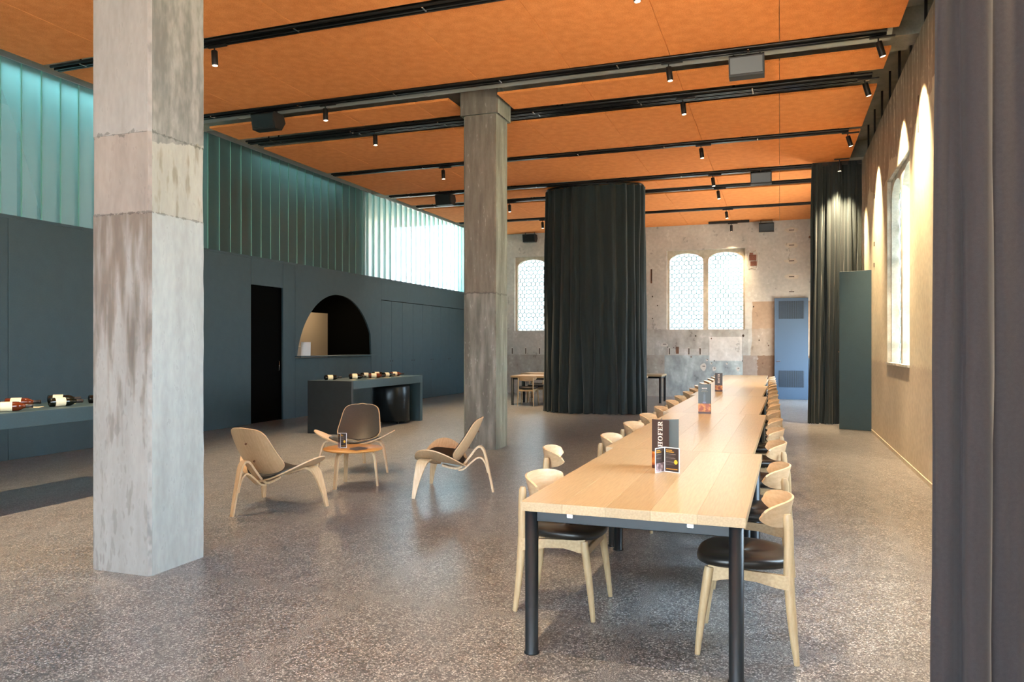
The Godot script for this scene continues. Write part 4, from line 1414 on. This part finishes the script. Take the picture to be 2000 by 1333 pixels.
# ------------------------------------------------------------------ spotlights
func build_lights():
	var zs := {-3.06: "in the gap before the near column", -4.50: "in the gap behind the near column", -7.10: "in the narrow gap between the columns", -9.36: "in the gap with the duct", -10.78: "in the gap behind the second column", -13.40: "in the narrow gap beyond the second column", -15.82: "in the gap above the column curtain", -17.22: "in the gap behind the column curtain", -19.92: "in the last gap before the back wall", -22.05: "against the back wall"}
	var i := 0
	for z in zs:
		for x in [-6.15, -1.28, 1.04]:
			if z == -22.05 and x != -1.28:
				continue
			if x == 1.04 and z < -16.5:
				continue
			var zz: float = -15.22 if x == 1.04 and z == -15.82 else z
			var where: String = {-6.15: "over the lounge side", -1.28: "over the long table", 1.04: "beside the right wall"}[x]
			var o := thing("track_spotlight", "black cylindrical track spotlight %s, %s" % [where, zs[z]], "spotlight", Vector3(x, 4.955 if z != -22.05 else 4.93, zz), 0.0, "track spotlights")
			mi("adaptor", cbox(Vector3(0.26, 0.022, 0.034), 0.003), M.black, o, Vector3(0.04, -0.012, 0))
			var st := mb()
			tube(st, [Vector3(0, -0.02, 0), Vector3(0, -0.075, 0)], 0.008, 8)
			mi("stem", fin(st), M.black, o)
			var aim := Vector3(0.0, -1.0, 0.0)
			if x == 1.04:
				aim = Vector3(0.30, -1.0, -0.12)
				if z == -15.82:
					aim = Vector3(0.02, -1.0, -0.14)
			elif z == -22.05:
				aim = Vector3(0.0, -1.0, -0.28)
			elif x == -6.15:
				aim = Vector3(0.05, -1.0, 0.0)
			else:
				aim = Vector3(0.12, -1.0, 0.0)
			aim = aim.normalized()
			var c0 := Vector3(0, -0.06, 0)
			st = mb()
			tube(st, [c0, c0 + aim * 0.005, c0 + aim * 0.165, c0 + aim * 0.17], [0.032, 0.036, 0.036, 0.034], 20)
			mi("barrel", fin(st), M.black, o)
			st = mb()
			tube(st, [c0 + aim * 0.1695, c0 + aim * 0.172], 0.028, 20)
			mi("lens", fin(st), M.lens, o)
			var s := SpotLight3D.new()
			s.name = "spot_beam"
			s.light_color = Color(1.0, 0.87, 0.69)
			s.light_energy = SPOT * {-6.15: 1.1, -1.28: 0.66, 1.04: 1.9}[x]
			s.spot_range = 40.0
			s.spot_attenuation = 2.0
			s.spot_angle = 34.0
			s.spot_angle_attenuation = 1.4
			s.light_size = 0.03
			s.shadow_enabled = true
			o.add_child(s)
			s.position = c0 + aim * 0.19
			s.look_at_from_position(o.position + s.position, o.position + s.position + aim, Vector3.FORWARD)
			i += 1

func build_speakers():
	var q := [[Vector3(-7.2, 4.83, -9.45), "left end of the duct gap"], [Vector3(-0.37, 4.80, -9.42), "right part of the duct gap"], [Vector3(-7.24, 4.84, -15.9), "left above the column curtain"], [Vector3(-0.35, 4.83, -15.9), "right above the column curtain"], [Vector3(-7.29, 4.82, -22.3), "back wall above the left window"], [Vector3(-0.35, 4.80, -22.3), "back wall above the right window"]]
	for p in q:
		var o := thing("wedge_speaker", "black wedge-shaped loudspeaker hung from the track at the " + p[1], "speaker", p[0], 0.0, "hanging loudspeakers")
		var st := mb()
		extrude(st, PackedVector2Array([Vector2(-0.10, 0.11), Vector2(0.13, 0.11), Vector2(0.15, 0.09), Vector2(0.10, -0.125), Vector2(-0.06, -0.125), Vector2(-0.15, 0.0)]), Vector3(-0.2, 0, 0), Vector3(0, 0, 1), Vector3.UP, Vector3(0.4, 0, 0))
		mi("cabinet", fin(st), M.black, o)
		mi("grille", cbox(Vector3(0.37, 0.19, 0.010), 0.003), M.black_gloss, o, Vector3(0, -0.012, 0.128)).rotation.x = 0.228
		for s in [-1, 1]:
			mi("bracket", cbox(Vector3(0.014, 0.13, 0.03), 0.002), M.black, o, Vector3(s * 0.15, 0.15, 0))

# ------------------------------------------------------------------ table stands, menus, leaflets
func print_image(w: int, h: int, kind: String) -> StandardMaterial3D:
	var n := noise(300 + kind.length(), 0.06)
	var r := RandomNumberGenerator.new()
	r.seed = 5 + kind.length()
	var im := Image.create(w, h, false, Image.FORMAT_RGB8)
	var dark: Color = {"tower": Color(0.27, 0.215, 0.20), "wine": Color(0.22, 0.25, 0.255), "page": Color(0.20, 0.155, 0.145), "photo": Color(0.20, 0.165, 0.16), "leaf": Color(0.22, 0.19, 0.21)}[kind]
	for y in h:
		for x in w:
			var c := dark
			var t := n.get_noise_2d(x * 36.0 / w, y * 36.0 / w)
			if kind == "tower" or kind == "wine":
				if y > h * 0.66:
					c = Color(0.55, 0.25, 0.10).lerp(Color(0.95, 0.66, 0.28), clampf(0.35 + t * 1.1, 0, 1))
					if y > h * 0.93:
						c = Color(0.28, 0.15, 0.11)
			elif kind == "photo" and y > h * 0.62:
				c = Color(0.45, 0.38, 0.40).lerp(Color(0.78, 0.70, 0.72), clampf(0.5 + t * 2.0, 0, 1))
			elif kind == "leaf":
				c = dark.lerp(Color(0.45, 0.40, 0.46), clampf(0.3 + t, 0, 1))
			im.set_pixel(x, y, c)
	var row := func(y: int, x0: int, x1: int, hh: int, col: Color):
		var x := x0
		while x < x1:
			var l := r.randi_range(2, 6)
			im.fill_rect(Rect2i(x, y, mini(l, x1 - x), hh), col)
			x += l + 1
	if kind == "page" or kind == "photo":
		var gold := Color(0.85, 0.62, 0.22)
		row.call(int(h * 0.07), int(w * 0.08), int(w * 0.52), int(h * 0.05), gold)
		row.call(int(h * 0.145), int(w * 0.08), int(w * 0.66), int(h * 0.05), gold)
		for k in 9:
			var y := h * (0.26 + 0.055 * k)
			if kind == "photo" and y > h * 0.55:
				continue
			row.call(int(y), int(w * 0.08), int(w * (0.62 + 0.2 * r.randf())), maxi(1, int(h * 0.014)), Color(0.78, 0.74, 0.72) if k % 3 == 0 else Color(0.50, 0.45, 0.43))
		if kind == "page":
			for y in h:
				for x in w:
					if Vector2(x - w * 0.78, y - h * 0.58).length() < w * 0.13:
						im.set_pixel(x, y, Color(0.90, 0.74, 0.22))
			row.call(int(h * 0.88), int(w * 0.08), int(w * 0.92), int(h * 0.04), gold)
	elif kind == "wine":
		row.call(int(h * 0.20), int(w * 0.30), int(w * 0.66), maxi(2, int(h * 0.012)), Color(0.60, 0.60, 0.50))
		row.call(int(h * 0.245), int(w * 0.24), int(w * 0.78), maxi(2, int(h * 0.010)), Color(0.68, 0.60, 0.42))
		im.fill_rect(Rect2i(int(w * 0.42), int(h * 0.34), int(w * 0.16), int(h * 0.32)), Color(0.33, 0.37, 0.40))
		im.fill_rect(Rect2i(int(w * 0.46), int(h * 0.28), int(w * 0.08), int(h * 0.08)), Color(0.30, 0.33, 0.35))
		im.fill_rect(Rect2i(int(w * 0.36), int(h * 0.60), int(w * 0.28), int(h * 0.05)), Color(0.42, 0.42, 0.55))
	var m := mat(Color.WHITE, 0.35)
	m.albedo_texture = ImageTexture.create_from_image(im)
	return m

# upright sheet facing local +z with uv over its face
func sheet(w: float, h: float, t: float) -> ArrayMesh:
	var st := mb()
	st.set_smooth_group(-1)
	quad_uv(st, [Vector3(-w / 2, h, t / 2), Vector3(w / 2, h, t / 2), Vector3(w / 2, 0, t / 2), Vector3(-w / 2, 0, t / 2)], [Vector2(0, 0), Vector2(1, 0), Vector2(1, 1), Vector2(0, 1)])
	quad_uv(st, [Vector3(w / 2, h, -t / 2), Vector3(-w / 2, h, -t / 2), Vector3(-w / 2, 0, -t / 2), Vector3(w / 2, 0, -t / 2)], [Vector2(0, 0), Vector2(1, 0), Vector2(1, 1), Vector2(0, 1)])
	return fin(st)

func lettering(parent: Node3D, text: String, size: float, at: Vector3, turn: Vector3, col: Material):
	var tm := TextMesh.new()
	var f := SystemFont.new()
	f.font_names = PackedStringArray(["Droid Serif"])
	f.font_weight = 700
	tm.font = f
	tm.text = text
	tm.font_size = 64
	tm.pixel_size = size / 64.0
	tm.depth = 0.001
	var o := mi("lettering", tm, col, parent, at)
	o.rotation = turn
	return o

func build_prints():
	var tower := print_image(96, 256, "tower")
	var wine := print_image(96, 256, "wine")
	var page := print_image(128, 176, "page")
	var photo := print_image(128, 176, "photo")
	var leaf := print_image(96, 128, "leaf")
	var side := mat(Color(0.33, 0.345, 0.34), 0.4)
	var letter := mat(Color(0.95, 0.88, 0.84), 0.6)
	# three-sided table stands
	var stands := [[Vector3(-0.685, 0.74, -4.65), -0.45, 0.122, 0.300, tower, "brown three-sided table stand with tall white lettering, nearest on the long table"], [Vector3(-0.785, 0.74, -8.61), 0.06, 0.135, 0.325, wine, "grey table stand with a bottle picture and orange foot, middle of the long table"], [Vector3(-0.945, 0.74, -12.88), 0.10, 0.118, 0.300, tower, "brown table stand with white lettering, farthest on the long table"]]
	for q in stands:
		var o := thing("table_stand", q[5], "stand", q[0], q[1], "stands on the long table")
		var w: float = q[2]; var h: float = q[3]
		mi("front_face", sheet(w, h, 0.002), q[4], o, Vector3(0, 0, 0.0))
		for s in [-1, 1]:
			var f := mi("side_face", sheet(w, h, 0.002), side, o, Vector3(s * w * 0.25, 0, -w * 0.433))
			f.rotation.y = s * TAU / 6 + PI / 2 * 0.0
			f.rotation.y = s * (PI / 3)
		if q[4] == tower:
			lettering(o, "HOFER", 0.044 * h / 0.3, Vector3(0.0, h * 0.705, 0.0015), Vector3(0, 0, PI / 2), letter)
		else:
			lettering(o, "HOFER", 0.016, Vector3(0.0, h * 0.86, 0.0015), Vector3.ZERO, letter)
	# folded cards
	folded(Vector3(-0.648, 0.74, -4.565), [[-0.095, 1.10], [0.10, -0.38]], 0.148, [photo, page], "dark folded menu card with gold text and white edge, before the nearest stand", 0.0)
	folded(Vector3(-4.43, 0.406, -6.98), [[0.085, -0.75], [0.095, 0.15]], 0.158, [photo, page], "white-edged folded menu card standing on the round lounge table", 0.1)
	var k := 0
	for q in [[-4.22, -6.97, 0.5], [-4.14, -6.93, -0.4], [-4.18, -7.02, 1.3]]:
		var o := thing("leaflet", ["dark leaflet lying left in the fan on the round lounge table", "dark leaflet lying right in the fan on the round lounge table", "dark leaflet lying behind the others on the round lounge table"][k], "leaflet", Vector3(q[0], 0.4075 + 0.0022 * k, q[1]), q[2], "leaflets on the lounge table")
		var st := mb()
		st.set_smooth_group(-1)
		quad_uv(st, [Vector3(-0.05, 0.0006, -0.075), Vector3(0.05, 0.0006, -0.075), Vector3(0.05, 0.0006, 0.075), Vector3(-0.05, 0.0006, 0.075)], [Vector2(0, 0), Vector2(1, 0), Vector2(1, 1), Vector2(0, 1)])
		quad_uv(st, [Vector3(0.05, -0.0006, -0.075), Vector3(-0.05, -0.0006, -0.075), Vector3(-0.05, -0.0006, 0.075), Vector3(0.05, -0.0006, 0.075)], [Vector2(0, 0), Vector2(1, 0), Vector2(1, 1), Vector2(0, 1)])
		mi("paper", fin(st), leaf, o)
		k += 1

func folded(at: Vector3, wings: Array, h: float, mats: Array, label: String, turn: float):
	var o := thing("menu_card", label, "menu card", at, turn)
	for i in 2:
		var w: float = absf(wings[i][0])
		var p := Node3D.new()
		p.name = "page"
		o.add_child(p, true)
		p.rotation.y = wings[i][1]
		var cx: float = wings[i][0] / 2
		mi("card_edge", cbox(Vector3(w, h, 0.002), 0.0005), M.white, p, Vector3(cx, h / 2, 0))
		mi("print", sheet(w - 0.010, h - 0.010, 0.0030), mats[i], p, Vector3(cx, 0.005, 0))
